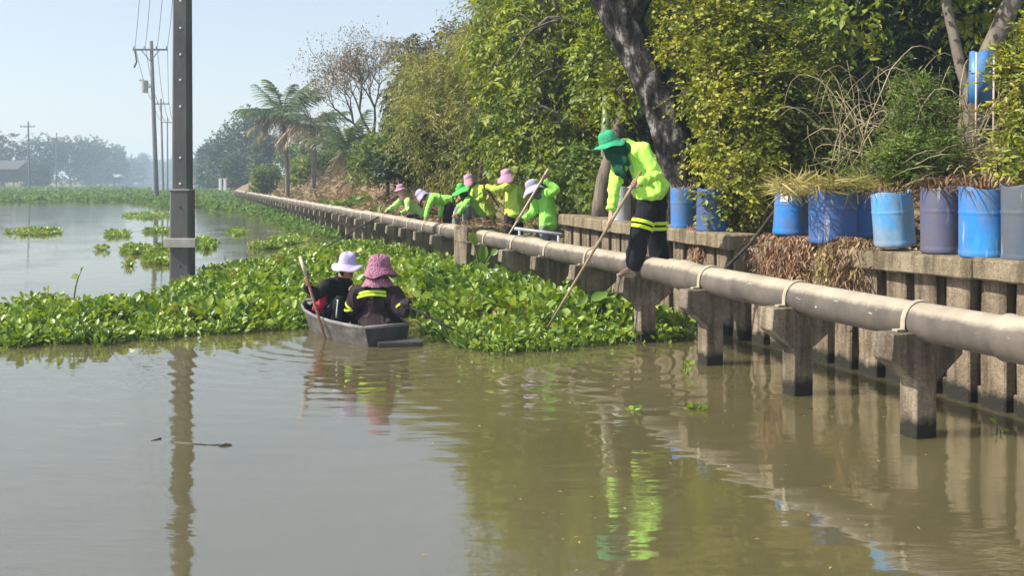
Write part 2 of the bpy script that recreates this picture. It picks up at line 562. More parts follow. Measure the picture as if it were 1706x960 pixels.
M['lf_far'] = leaf_mat('far_leaf', [(0.0, (0.035, 0.06, 0.02)), (0.5, (0.065, 0.10, 0.035)), (1.0, (0.11, 0.15, 0.055))], 0.2)
M['lf_palm'] = leaf_mat('palm_leaf', [(0.0, (0.04, 0.075, 0.025)), (0.5, (0.075, 0.12, 0.04)), (1.0, (0.14, 0.18, 0.06))], 0.25, 0.4, 0.5)
M['lf_palm_dry'] = leaf_mat('dry_palm_leaf', [(0.0, (0.15, 0.11, 0.055)), (0.5, (0.24, 0.18, 0.09)), (1.0, (0.33, 0.27, 0.15))], 0.2)
M['lf_brown'] = leaf_mat('dead_leaf', [(0.0, (0.10, 0.06, 0.03)), (0.4, (0.22, 0.14, 0.075)), (0.75, (0.36, 0.26, 0.15)), (1.0, (0.46, 0.36, 0.23))], 0.15, 0.8, 0.1)
M['lf_rust'] = leaf_mat('rust_leaf', [(0.0, (0.17, 0.09, 0.05)), (0.5, (0.40, 0.25, 0.155)), (1.0, (0.58, 0.42, 0.29))], 0.15, 0.8, 0.1)
M['lf_straw'] = leaf_mat('straw_grass', [(0.0, (0.16, 0.16, 0.035)), (0.5, (0.32, 0.27, 0.08)), (1.0, (0.48, 0.38, 0.17))], 0.25)
M['lf_banana'] = leaf_mat('banana_leaf', [(0.0, (0.16, 0.22, 0.10)), (1.0, (0.26, 0.32, 0.17))], 0.3, 0.35, 0.5)

# ------------------------------------------------------------------ foliage tools
LEAF_V = np.array([(0, 0, 0), (-0.5, 0.42, 0.10), (0, 0.5, 0), (0.5, 0.42, 0.10), (0, 1, -0.10)], dtype=np.float64)
LEAF_F = np.array([(0, 2, 1), (0, 3, 2), (1, 2, 4), (2, 3, 4)])
# broad, cupped blade of the water hyacinth on its swollen stalk (the stalk is added apart)
HYA_V = np.array([(0, 0, 0), (-0.34, 0.10, 0.07), (-0.52, 0.45, 0.13), (-0.33, 0.84, 0.06), (0, 1.0, -0.04), (0.33, 0.84, 0.06), (0.52, 0.45, 0.13), (0.34, 0.10, 0.07), (0, 0.45, -0.02)], dtype=np.float64)
HYA_F = np.array([(8, 0, 7), (8, 1, 0), (8, 2, 1), (8, 3, 2), (8, 4, 3), (8, 5, 4), (8, 6, 5), (8, 7, 6)])
STRAP_V = np.array([(-0.5, 0, 0), (0.5, 0, 0), (-0.5, 0.4, 0.02), (0.5, 0.4, 0.02), (-0.36, 0.75, -0.06), (0.36, 0.75, -0.06), (0, 1.0, -0.2)], dtype=np.float64)
STRAP_F = np.array([(0, 1, 3), (0, 3, 2), (2, 3, 5), (2, 5, 4), (4, 5, 6)])


def unit(a):
    return a / np.maximum(np.linalg.norm(a, axis=-1, keepdims=True), 1e-9)


def leaf_arrays(P, A, Nn, L, Wd, tv=LEAF_V, tf=LEAF_F):
    A = unit(A)
    B = unit(np.cross(A, Nn))
    Nn = np.cross(B, A)
    L = np.broadcast_to(np.asarray(L, dtype=float), (len(P),)); Wd = np.broadcast_to(np.asarray(Wd, dtype=float), (len(P),))
    V = P[:, None, :] + tv[None, :, 0:1] * (Wd[:, None, None] * B[:, None, :]) + tv[None, :, 1:2] * (L[:, None, None] * A[:, None, :]) \
        + tv[None, :, 2:3] * (L[:, None, None] * Nn[:, None, :])
    k = len(tv)
    Fc = tf[None] + (np.arange(len(P)) * k)[:, None, None]
    return V.reshape(-1, 3), Fc.reshape(-1, 3)


def leaf_mesh(name, P, A, Nn, L, Wd, mat, tv=LEAF_V, tf=LEAF_F):
    V, Fc = leaf_arrays(P, A, Nn, L, Wd, tv, tf)
    return np_mesh(name, V, Fc, 3, mat)


def rdir(n):
    return unit(rng.normal(size=(n, 3)))


def clump(P, s, seed=0.0):
    """smooth pseudo-noise in -1..1 used for gaps and tufts"""
    x, y, z = P[:, 0] / s, P[:, 1] / s, P[:, 2] / s
    return (np.sin(2.1 * x + 1.3 * y + seed) + np.sin(2.4 * y - 1.7 * z + 2.2 * seed) + np.sin(2.9 * z + 1.1 * x + 0.7 * seed)
            + np.sin(5.3 * x - 4.1 * z + 1.9 * seed) * 0.6 + np.sin(4.7 * y + 5.9 * z - seed) * 0.6) / 4.2


def crown(name, blobs, n_twigs, per, twig, L, Wd, mat, parent, shell=0.5, droop=0.3, gap=-0.25, gs=0.8, up=0.6, out=0.6, zmin=None, tv=LEAF_V, tf=LEAF_F, spread=1.0):
    """leaves on twigs spread through ellipsoids [(centre, radii)]; clumps and gaps from a smooth field"""
    cs = np.array([tuple(b[0]) for b in blobs]); rs = np.array([b[1] if hasattr(b[1], '__len__') else (b[1],) * 3 for b in blobs], dtype=float)
    w = rs.prod(axis=1) ** (0.75); w /= w.sum()
    n0 = int(n_twigs * 1.7)
    bi = rng.choice(len(blobs), n0, p=w)
    od = rdir(n0)
    rad = shell + (1 - shell) * rng.random(n0) ** 0.6
    rad *= 1 + 0.12 * rng.normal(size=n0)
    P0 = cs[bi] + od * rad[:, None] * rs[bi]
    keep = clump(P0, gs, rng.random() * 10) > gap + 0.35 * rng.normal(size=n0)
    if zmin is not None: keep &= P0[:, 2] > zmin
    P0 = P0[keep][:n_twigs]; od = od[keep][:n_twigs]
    n = len(P0)
    tdir = unit(od * out + rng.normal(size=(n, 3)) * 0.55 + np.array([0, 0, 0.15 - 0.5 * droop]))
    tl = twig * rng.uniform(0.6, 1.3, n)
    ss = (np.arange(per) + 0.5) / per
    P = P0[:, None, :] + tdir[:, None, :] * (tl[:, None, None] * ss[None, :, None])
    P[:, :, 2] -= droop * tl[:, None] * ss[None, :] ** 2 * 0.7
    side = unit(np.cross(tdir, np.array([0, 0, 1.0])) + rng.normal(size=(n, 3)) * 0.15)
    sg = np.where(np.arange(per) % 2 == 0, 1.0, -1.0)
    A = tdir[:, None, :] * 0.65 + side[:, None, :] * sg[None, :, None] * 0.8 * spread + rng.normal(size=(n, per, 3)) * 0.32 + np.array([0, 0, -0.7 * droop])
    Nn = np.array([0, 0, up]) + rng.normal(size=(n, per, 3)) * 0.5 + od[:, None, :] * 0.45
    m = n * per
    lv = rng.uniform(0.65, 1.25, m)
    me = leaf_mesh(name, P.reshape(m, 3), A.reshape(m, 3), Nn.reshape(m, 3), L * lv, Wd * lv, mat, tv, tf)
    o = link(name, me, None, parent)
    o['kind'] = 'stuff'
    return o, P0, tdir, tl


def curve_pts(p0, p1, n=6, bend=(0, 0, 0), wob=0.0):
    p0 = Vector(p0); p1 = Vector(p1); b = Vector(bend)
    out = []
    for i in range(n):
        s = i / (n - 1)
        q = p0.lerp(p1, s) + b * (4 * s * (1 - s))
        if wob and 0 < i < n - 1:
            q += Vector((R.uniform(-wob, wob), R.uniform(-wob, wob), R.uniform(-wob, wob)))
        out.append(q)
    return out


def tree(name, label, base, blobs, r0, crown_args, bark, leafmat, group=None, trunk_pts=None, seg=9, cat='tree', limbs=True, twigs=0):
    root = empty(name, base, label, cat, group)
    mb = MB()
    top = Vector((sum(b[0][0] for b in blobs) / len(blobs), sum(b[0][1] for b in blobs) / len(blobs), min(b[0][2] for b in blobs)))
    pts = trunk_pts or curve_pts(base, top, 6, (R.uniform(-.2, .2), R.uniform(-.2, .2), 0), r0 * 0.4)
    k = len(pts)
    mb.tube([Vector(pts[0]) - Vector((0, 0, 0.3))] + list(pts), [r0 * 1.25] + [r0 * (1 - 0.55 * i / (k - 1)) for i in range(k)], seg, jitter=0.08)
    if limbs:
        for c, rr in blobs:
            st = Vector(pts[R.randint(k // 2, k - 1)])
            mb.tube(curve_pts(st, c, 5, (0, 0, 0.15), r0 * 0.5), [r0 * 0.45, r0 * 0.36, r0 * 0.28, r0 * 0.18, r0 * 0.06], 6)
            rm = rr if not hasattr(rr, '__len__') else sum(rr) / 3
            for _ in range(3):
                d = Vector(rdir(1)[0]); d.z = abs(d.z) * 0.6
                mb.tube(curve_pts(Vector(c), Vector(c) + d * rm * 0.8, 4, (0, 0, 0.1), r0 * 0.3), [r0 * 0.2, r0 * 0.14, r0 * 0.09, r0 * 0.03], 5)
    mb.build('trunk', M[bark], root)
    o, P0, td, tl = crown('crown', blobs, mat=M[leafmat], parent=root, **crown_args)
    if twigs:
        tb = MB()
        for i in rng.choice(len(P0), min(twigs, len(P0)), replace=False):
            a = Vector(P0[i]); d = Vector(td[i]) * float(tl[i])
            tb.tube([a - d * 0.8, a, a + d * 0.9], [0.006, 0.004, 0.0015], 3, cap=False)
        t = tb.build('twigs', M['bark_thin'], root); t['kind'] = 'stuff'
    return root


# ------------------------------------------------------------------ ground, water
def left_shore(Y):
    return -53 - 0.27 * Y


WALL_N = 5.76
T_WALL0, T_WALL1 = 3.4, 13.72


def ground_z(x, y):
    t, n = tn_of(x, y)
    # left bank
    s = left_shore(y) - x
    zl = -1.6 + min(max((s + 1.5) / 6, 0), 1) * 2.4 + (min(max(s / 40, 0), 1)) * 0.8
    # far end of the reach
    zf = -1.6 + min(max((t - 640) / 30, 0), 1) * 2.6
    # right bank
    def sm(a, b, q):
        q = min(max((q - a) / (b - a), 0), 1)
        return q * q * (3 - 2 * q)
    if t < T_WALL1:
        zr = -1.6 if n < WALL_N + 0.1 else 1.0 + sm(WALL_N + 0.1, 9, n) * 0.5 + sm(9, 30, n) * 0.8
    else:
        e = sm(13.5, 30, t)
        far = sm(55, 100, t)
        edge = 4.75 + 0.35 * e
        zr = -1.6 + sm(edge - 0.5, edge + 0.45, n) * (1.6 + 0.42)
        zr += sm(5.6 + 0.3 * e, 8.4, n) * (1.25 + 0.2 * e) * (1 - 0.35 * far) + sm(9, 30, n) * 0.5
        bump = 0.14 * (math.sin(t * 1.3 + n * 0.7) + math.sin(t * 0.61 - n * 1.9) + math.sin(t * 2.3 + 1.4 * n) * 0.5)
        zr += bump * sm(5.2, 6.4, n)
    return max(zl, zf, zr)


def axis_steps(spans):
    out = []
    for a, b, s in spans:
        k = max(1, int(round((b - a) / s)))
        out += [a + (b - a) * i / k for i in range(k)]
    out.append(spans[-1][1])
    return out


ts = axis_steps([(-1500, -60, 240), (-60, -6, 9), (-6, 13.70, 0.55), (13.70, 13.74, 0.04), (13.74, 60, 0.5), (60, 160, 4), (160, 720, 20), (720, 1800, 180)])
ns = axis_steps([(-1500, -400, 150), (-400, 0, 10), (0, 4, 1), (4, WALL_N + 0.08, 0.22), (WALL_N + 0.08, WALL_N + 0.12, 0.04), (WALL_N + 0.12, 12, 0.3), (12, 40, 2.5), (40, 400, 40), (400, 1500, 220)])
gv = []; gf = []
for t in ts:
    for n in ns:
        p = TN(t, n)
        gv.append((p.x, p.y, ground_z(p.x, p.y)))
nn = len(ns)
for i in range(len(ts) - 1):
    for j in range(nn - 1):
        a = i * nn + j
        gf.append((a, a + 1, a + nn + 1, a + nn))
me = bpy.data.meshes.new('ground')
me.from_pydata(gv, [], gf); me.polygons.foreach_set('use_smooth', [True] * len(gf))
tag(link('ground', me, M['earth']), kind='structure')

mb = MB()
mb.add([(-1500, -1300, 0), (1500, -1300, 0), (1500, 1700, 0), (-1500, 1700, 0)], [(0, 1, 2, 3)])
tag(mb.build('canal_water', M['water'], None, False), kind='structure')

# ------------------------------------------------------------------ pipe line on concrete supports
PIPE_N, PIPE_Z, PIPE_R = 4.656, 0.768, 0.128
PIER_T0, PIER_S = 5.137, 1.313
N_PIER = 58
BLOCK_I = 7.62           # the thick block stands here, counted in supports
ROT = Matrix.Rotation(TH, 3, 'Z')     # local x across the pipe, local y along it


def rough_mesh(me, amp, freq=9.0, seed=0.0):
    for v in me.vertices:
        q = v.co * freq + Vector((seed, seed * 1.7, seed * 0.3))
        v.co += Vector((mnoise.noise(q), mnoise.noise(q + Vector((31, 0, 0))), mnoise.noise(q + Vector((0, 47, 0))))) * amp
    me.update()


def prism(name, outline, y0, y1, cuts=3, bev=0.008):
    """outline in local x,z extruded along local y"""
    bm = bmesh.new()
    a = [bm.verts.new((x, y0, z)) for x, z in outline]
    f = bm.faces.new(a)
    r = bmesh.ops.extrude_face_region(bm, geom=[f])
    for v in r['geom']:
        if isinstance(v, bmesh.types.BMVert): v.co.y = y1
    bmesh.ops.recalc_face_normals(bm, faces=bm.faces[:])
    bmesh.ops.bevel(bm, geom=bm.edges[:], offset=bev, segments=1, affect='EDGES')
    m = bpy.data.meshes.new(name)
    bm.to_mesh(m); bm.free()
    return m


def pier_meshes(seed):
    cap = prism('cap', [(-0.285, 0.70), (-0.30, 0.535), (-0.105, 0.385), (0.105, 0.385), (0.30, 0.535), (0.29, 0.70)], -0.085, 0.085)
    rough_mesh(cap, 0.007, 9, seed)
    stem = prism('stem', [(-0.09, -1.5), (0.09, -1.5), (0.088, 0.39), (-0.088, 0.39)], -0.079, 0.079)
    rough_mesh(stem, 0.006, 9, seed + 5)
    return cap, stem


pier_kinds = [pier_meshes(i * 7.3) for i in range(4)]
ORD = ['first', 'second', 'third', 'fourth', 'fifth', 'sixth', 'seventh', 'eighth', 'ninth', 'tenth', 'eleventh', 'twelfth', 'thirteenth', 'fourteenth']
for i in range(-1, N_PIER):
    t = PIER_T0 + PIER_S * i
    if abs(i - BLOCK_I) < 0.45: continue
    if i < 0: continue
    if i == 0: lab = 'T shaped concrete pipe support standing closest to the camera in open water'
    elif i == 1: lab = 'second concrete pipe support from the camera, in open water beside the stained wall'
    elif i == 2: lab = 'third concrete pipe support from the camera, just past the barefoot worker'
    elif i == 3: lab = 'concrete pipe support whose cap the barefoot worker stands on'
    elif i == 4: lab = 'concrete pipe support behind the worker\'s long pole, first beyond the worker'
    elif i < BLOCK_I: lab = ORD[i - 4] + ' concrete pipe support beyond the barefoot worker, before the thick block'
    elif i - 8 < 13: lab = ORD[i - 8] + ' concrete pipe support beyond the thick block, counted away from the camera'
    else: lab = 'small dark pipe support in the far row running to the pipe end'
    root = empty('pipe_support', TN(t, PIPE_N, 0), lab, 'support', 'concrete supports under the pipe')
    root.rotation_euler = (R.uniform(-.008, .008), R.uniform(-.012, .012), TH + R.uniform(-.02, .02))
    cap, stem = pier_kinds[(i * 3) % 4]
    link('cap', cap, M['concrete'], root, (0, 0, 0))
    link('stem', stem, M['concrete'], root, (0, 0, 0))

# valve block in the line
tB = PIER_T0 + PIER_S * BLOCK_I
root = empty('concrete_block', TN(tB, PIPE_N, 0), 'thick square concrete block interrupting the pipe, dry weeds on top', 'block')
root.rotation_euler = (0, 0, TH)
bm_ = prism('body', [(-0.27, 0.22), (0.25, 0.22), (0.25, 0.955), (-0.27, 0.94)], -0.34, 0.34, bev=0.015)
rough_mesh(bm_, 0.012, 7, 3)
link('body', bm_, M['concrete'], root, (0, 0, 0))
bm_ = prism('stem', [(-0.11, -1.5), (0.11, -1.5), (0.11, 0.23), (-0.11, 0.23)], -0.12, 0.12)
link('stem', bm_, M['concrete'], root, (0, 0, 0))
mb = MB(); mb.box((0, -0.01, 0.7), 0.545, 0.705, 0.03); b_ = mb.mesh('band'); link('formwork_ridge', b_, M['concrete'], root, (0, 0, 0))

# the pipe itself: lengths with bell collars, strapped to every support
pr = empty('water_pipe', TN(PIER_T0, PIPE_N, PIPE_Z), 'long dusty grey water pipe running along the canal bank on supports', 'pipe')
T_END = PIER_T0 + PIER_S * (N_PIER - 1) + 0.6
SEC = PIER_S * 3.12


def pipe_z(t):
    return PIPE_Z + 0.006 * math.sin(t * 0.9)


t = PIER_T0 - PIER_S * 0.72 - SEC
collars = []
while t < T_END:
    t2 = min(t + SEC, T_END)
    mb = MB()
    mb.tube([TN(a, PIPE_N, pipe_z(a)) for a in np.linspace(t + 0.003, t2 - 0.003, 5)], PIPE_R, 36, True)
    mb.build('pipe_length', M['pipe'], pr, True, 40)
    collars.append(t2); t = t2
for c in collars[:-1]:
    mb = MB()
    pts = []; rad = []
    for o_, r_ in ((-0.30, 0.0), (-0.28, 0.006), (-0.14, 0.008), (-0.11, 0.02), (-0.02, 0.022), (0.02, 0.012), (0.16, 0.010), (0.19, 0.016), (0.21, 0.016), (0.225, 0.0)):
        pts.append(TN(c + o_, PIPE_N, pipe_z(c))); rad.append(PIPE_R + 0.001 + r_)
    mb.tube(pts, rad, 36, False)
    mb.build('collar', M['pipe'], pr, True, 40)
# bend down into the bank at the far end
mb = MB()
mb.tube([TN(T_END, PIPE_N, PIPE_Z), TN(T_END + 0.3, PIPE_N + 0.05, PIPE_Z), TN(T_END + 0.7, PIPE_N + 0.4, PIPE_Z - 0.15), TN(T_END + 0.9, PIPE_N + 1.2, PIPE_Z - 0.6)], PIPE_R + 0.004, 16)
mb.build('end_bend', M['pipe'], pr)
for i in range(0, 30):
    t = PIER_T0 + PIER_S * i - 0.01
    if abs(i - BLOCK_I) < 0.45 or i == 3: continue
    mb = MB()
    pts = []
    rr = PIPE_R + 0.008
    pts.append(TN(t, PIPE_N - rr - 0.002, 0.705))
    for a in np.linspace(math.pi, 0, 15):
        pts.append(TN(t, PIPE_N + math.cos(a) * rr, pipe_z(t) + math.sin(a) * rr))
    pts.append(TN(t, PIPE_N + rr + 0.002, 0.705))
    mb.tube(pts, 0.021, 6, flat=0.42, side=(D2[0], D2[1], 0))
    mb.box(TN(t, PIPE_N - rr - 0.03, 0.711), 0.07, 0.05, 0.014, ROT)
    mb.build('strap', M['strap'], pr, True, 40)

# ------------------------------------------------------------------ retaining wall of concrete piles with a coping
wr = empty('retaining_wall', TN(8, WALL_N, 0), 'stained concrete pile wall with a thick coping holding the bank behind the pipe', 'wall')
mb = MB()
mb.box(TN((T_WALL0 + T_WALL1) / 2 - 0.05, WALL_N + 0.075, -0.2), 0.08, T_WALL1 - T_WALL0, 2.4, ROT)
mb.build('back_panel', M['stained'], wr, False)  # dark colour stands in for shade between the piles
t = T_WALL0 + 0.1
k = 0
pile_meshes = []
for q in range(5):
    w = (0.235, 0.225, 0.23, 0.24, 0.225)[q]
    m_ = prism('pile', [(-0.07, -1.4), (0.085, -1.4), (0.085, 0.99), (-0.07, 0.99)], -w / 2, w / 2, bev=0.012)
    bm = bmesh.new(); bm.from_mesh(m_)
    bmesh.ops.subdivide_edges(bm, edges=[e for e in bm.edges if abs(e.verts[0].co.z - e.verts[1].co.z) > 1], cuts=7)
    bm.to_mesh(m_); bm.free()
    rough_mesh(m_, 0.009, 5, q * 9.1)
    pile_meshes.append(m_)
while t < T_WALL1:
    o = link('pile', pile_meshes[k % 5], M['pile'], wr, TN(t, WALL_N + R.uniform(-.012, .012), R.uniform(-.02, 0)) - wr.location)
    o.rotation_euler = (R.uniform(-.008, .008), R.uniform(-.012, .012), TH + R.uniform(-.02, .02))
    k += 1
    t += 0.34 * R.uniform(0.93, 1.07)
# a few broken slabs lie at the foot, a wale beam runs behind the piles
mb = MB()
for a, b in ((T_WALL0, 8.2),):
    mb.box(TN((a + b) / 2, WALL_N + 0.045, 0.05), 0.07, b - a, 0.16, ROT, 0.01)
mb.build('toe_beam', M['pile'], wr, False)


def coping(t0, t1, z, tilt=0.0, yaw=0.0, dn=0.0):
    L = t1 - t0
    m_ = prism('coping', [(-0.17, -0.165), (0.20, -0.165), (0.20, 0), (-0.155, 0.0), (-0.17, -0.012)], -L / 2, L / 2, bev=0.012)
    bm = bmesh.new(); bm.from_mesh(m_)
    bmesh.ops.subdivide_edges(bm, edges=[e for e in bm.edges if abs(e.verts[0].co.y - e.verts[1].co.y) > L * 0.8], cuts=max(3, int(L / 0.12)))
    bm.to_mesh(m_); bm.free()
    rough_mesh(m_, 0.013, 4.5, t0 * 3)
    o = link('coping', m_, M['coping'], wr, TN((t0 + t1) / 2, WALL_N + dn, z) - wr.location)
    o.rotation_euler = (tilt, 0, TH + yaw)


coping(T_WALL0, 5.62, 1.125, 0.0, 0.006)
coping(5.63, 7.30, 1.105, -0.02, 0.0)
coping(7.95, 8.30, 1.085, 0.05, 0.05)
coping(8.95, 10.35, 1.12, 0.01, 0.0)
coping(10.37, T_WALL1 + 0.1, 1.15, 0.012, 0.0)

# ------------------------------------------------------------------ blue barrels on the coping
def barrel_mat(name, base, worn, dirt, wear):
    m, nt, out = new_mat(name)
    tc = nt.nodes.new('ShaderNodeTexCoord')
    oi = nt.nodes.new('ShaderNodeObjectInfo')
    add = nt.nodes.new('ShaderNodeVectorMath'); add.operation = 'ADD'
    nt.links.new(tc.outputs['Object'], add.inputs[0])
    nt.links.new(oi.outputs['Location'], add.inputs[1])
    pos = add.outputs[0]
    p = nt.nodes.new('ShaderNodeBsdfPrincipled')
    nz = noise_node(nt, pos, 4.5, 5, 0.6, (1, 1, 0.45))
    r = ramp(nt, [(0.32, base), (0.5, base), (0.5 + wear, worn), (0.8, tuple(min(1, c * 1.25) for c in worn))])
    nt.links.new(nz.outputs[0], r.inputs[0])
    nd = noise_node(nt, pos, 3.1, 6, 0.7, (1.3, 1.3, 0.6))
    rd = ramp(nt, [(0.42, (0, 0, 0)), (0.60, (0.9,) * 3)])
    nt.links.new(nd.outputs[0], rd.inputs[0])
    mx = nt.nodes.new('ShaderNodeMix'); mx.data_type = 'RGBA'
    nt.links.new(rd.outputs[0], mx.inputs[0]); nt.links.new(r.outputs[0], mx.inputs[6]); mx.inputs[7].default_value = (*dirt, 1)
    # thin scratches
    ns = noise_node(nt, pos, 16, 3, 0.5, (1, 1, 0.12))
    rs = ramp(nt, [(0.63, (0, 0, 0)), (0.68, (0.5,) * 3)])
    nt.links.new(ns.outputs[0], rs.inputs[0])
    m2 = nt.nodes.new('ShaderNodeMix'); m2.data_type = 'RGBA'
    nt.links.new(rs.outputs[0], m2.inputs[0]); nt.links.new(mx.outputs[2], m2.inputs[6]); m2.inputs[7].default_value = (0.5, 0.55, 0.6, 1)
    nt.links.new(m2.outputs[2], p.inputs['Base Color'])
    p.inputs['Roughness'].default_value = 0.5
    p.inputs['Specular IOR Level'].default_value = 0.4
    nb = noise_node(nt, pos, 12, 4, 0.6)
    bp = nt.nodes.new('ShaderNodeBump'); bp.inputs['Strength'].default_value = 0.3; bp.inputs['Distance'].default_value = 0.01
    nt.links.new(nb.outputs[0], bp.inputs['Height']); nt.links.new(bp.outputs[0], p.inputs['Normal'])
    nt.links.new(p.outputs[0], out.inputs[0])
    return m


BLUE = barrel_mat('blue_plastic', (0.015, 0.185, 0.56), (0.045, 0.27, 0.62), (0.13, 0.16, 0.22), 0.2)
BLUE2 = barrel_mat('deep_blue_plastic', (0.025, 0.115, 0.36), (0.06, 0.18, 0.42), (0.09, 0.10, 0.16), 0.2)
PALE = barrel_mat('faded_blue_plastic', (0.06, 0.28, 0.58), (0.22, 0.36, 0.50), (0.22, 0.24, 0.26), 0.16)
VIOLET = barrel_mat('violet_grey_plastic', (0.085, 0.09, 0.155), (0.12, 0.13, 0.20), (0.11, 0.10, 0.12), 0.2)
GREYB = barrel_mat('grey_blue_plastic', (0.07, 0.09, 0.125), (0.05, 0.17, 0.36), (0.10, 0.10, 0.105), 0.2)
WHITEB = barrel_mat('pale_grey_plastic', (0.42, 0.46, 0.48), (0.5, 0.54, 0.56), (0.3, 0.3, 0.3), 0.2)
SOIL = surf_mat('potting_soil', [(0.3, (0.10, 0.07, 0.04)), (0.7, (0.24, 0.17, 0.10))], 14, 0.95, 0.9, 40, 0.02)


def barrel(u, vtop, vbot, wpx, mat, label, lean=(0, 0), dn=0.02, taper=0.04, squash=1.0):
    taper = 0.012
    # stands on the coping
    base = WN(u, WALL_N + dn)
    z0 = EYE - (vbot - 300) / 1600 * (base.y - wpx / 3200 * base.y)
    z0 = max(1.085, min(1.17, z0))
    base.z = z0
    h = (vbot - vtop) / 1600 * base.y
    r = wpx / 3200 * base.y
    root = empty('barrel', base, label, 'barrel', 'cut plastic barrels on the coping')
    root.rotation_euler = (lean[1], lean[0], R.uniform(0, 6))
    prof = [(r * 0.90, 0.0), (r * 0.97, 0.006), (r * 1.0, 0.02), (r * 1.0, 0.045), (r * 0.985, 0.055), (r * 0.985, 0.068), (r * 0.985, h * 0.3)]
    prof += [(r * 0.985, h * 0.598), (r * 0.985, h * 0.612), (r * 1.002, h * 0.632), (r * 1.002, h * 0.655), (r * 0.985, h * 0.675), (r * 0.985, h * 0.689), (r * 0.983, h * 0.85), (r * (0.99 - taper), h - 0.005)]
    prof += [(r * (0.985 - taper), h), (r * (0.965 - taper), h), (r * (0.955 - taper), h - 0.05)]
    sq = R.uniform(0.95, 1.0) * squash
    ph = R.uniform(0, 6)

    def wob(i, a, r_, z):
        q = 1 + 0.022 * math.sin(2 * a + ph) + 0.012 * math.sin(5 * a + ph * 2 + z * 5)
        return r_ * q, z + (0.012 * math.sin(3 * a + ph) if z > h * 0.9 else 0)
    mb = MB(); mb.lathe(prof, 36, wob=wob)
    link('body', mb.mesh('body'), mat, root, (0, 0, 0))
    mb = MB(); mb.lathe([(r * (0.95 - taper), h - 0.045), (r * 0.6, h - 0.02), (0.01, h - 0.005)], 20, wob=wob)
    link('soil', mb.mesh('soil'), SOIL, root, (0, 0, 0))
    return root, base, h, r


barrels = [
    barrel(1036, 312, 372, 30, WHITEB, 'pale grey container half hidden behind the standing worker\'s arm', dn=0.06),
    barrel(1139, 315, 381, 42, BLUE, 'small bright blue barrel standing just behind the barefoot worker', (0.02, 0)),
    barrel(1187, 316, 388, 54, BLUE2, 'dull blue barrel partly covered by the yellow green bush', (-0.02, 0)),
    barrel(1317, 314, 393, 59, BLUE, 'blue barrel with a white patch, leaning, above the rusty dry weeds', (0.05, 0.02)),
    barrel(1388, 318, 408, 80, BLUE2, 'wide deep blue barrel with straw grass spilling from its top', (0.0, 0)),
    barrel(1432, 320, 398, 50, BLUE2, 'dark shaded blue barrel tucked behind the wide deep blue one', (0.0, 0), dn=0.30),
    barrel(1491, 322, 412, 68, PALE, 'faded blue barrel with grey upper band, leaning sideways', (0.09, 0.02)),
    barrel(1569, 315, 425, 68, VIOLET, 'violet grey barrel standing beside the bright blue one', (0.0, 0.0)),
    barrel(1640, 316, 432, 82, BLUE, 'large bright blue barrel with bleached edge and scratches', (-0.01, 0)),
    barrel(1712, 312, 440, 80, GREYB, 'grey blue barrel cut by the edge of the picture', (0, 0)),
]
# white patch on the leaning one
pb = barrels[3]
mb = MB()
w0 = pb[3] * 0.965
for a0 in (0,):
    vs = []; fs = []
    ang0 = math.radians(215)
    for i in range(5):
        a = ang0 + i * 0.11
        for z in (pb[2] * 0.70, pb[2] * 0.985):
            vs.append((math.cos(a) * (w0 + 0.012), math.sin(a) * (w0 + 0.012), z))
    for i in range(4): fs.append((2 * i, 2 * i + 2, 2 * i + 3, 2 * i + 1))
    mb.add(vs, fs)
pb[0].rotation_euler[2] = 0.0
link('white_patch', mb.mesh('white_patch'), M['white_paint'], pb[0], (0, 0, 0))

# ------------------------------------------------------------------ utility poles and wires
def near_pole():
    b = W(304, 460, 17.0); b.z = 0
    root = empty('utility_pole', b, 'tall dark square concrete pole standing in the water with a pale crossbar low down', 'pole')
    mb = MB()
    for z0, z1, w0, w1, mt, nm in ((1.5, 11.5, 0.293, 0.22, 'pole', 'shaft'), (-1.5, 1.52, 0.37, 0.345, 'pole', 'footing_sleeve')):
        mb = MB()
        vs = []
        for z, w in ((z0, w0), (z1, w1)):
            c = 0.03
            h = w / 2
            for x, y in ((-h + c, -h), (h - c, -h), (h, -h + c), (h, h - c), (h - c, h), (-h + c, h), (-h, h - c), (-h, -h + c)):
                vs.append((x, y, z))
        fs = [(k, (k + 1) % 8, 8 + (k + 1) % 8, 8 + k) for k in range(8)] + [tuple(range(7, -1, -1)), tuple(range(8, 16))]
        mb.add(vs, fs)
        me = mb.mesh(nm, False)
        link(nm, me, M[mt], root, (0, 0, 0))
    mb = MB(); mb.box((0, 0, 1.527), 0.37, 0.37, 0.022, None, 0.005)
    link('sleeve_rim', mb.mesh('rim', False), M['pole_pale'], root, (0, 0, 0))
    mb = MB(); mb.box((0.03, -0.205, 0.60), 0.56, 0.07, 0.16, None, 0.008)
    link('crossbar', mb.mesh('crossbar', False), M['pole_pale'], root, (0, 0, 0))
    for v in (3, 48, 92, 134, 178, 263, 306, 344, 412, 441):
        z = EYE - (v - 300) / 1600 * 17
        if z < 1.5: y = -0.182
        else: y = -(0.293 - (z - 1.5) * 0.0073) / 2 - 0.002
        mb = MB()
        mb.lathe([(0.019, -0.004), (0.019, 0.004), (0.010, 0.006), (0.004, 0.003)], 10, Matrix.Rotation(math.pi / 2, 3, 'X'), (0.012, y, z), True)
        link('bolt_hole', mb.mesh('bolt_hole'), M['white_paint'] if v < 320 else M['dark_metal'], root, (0, 0, 0))
    return b


NP = near_pole()


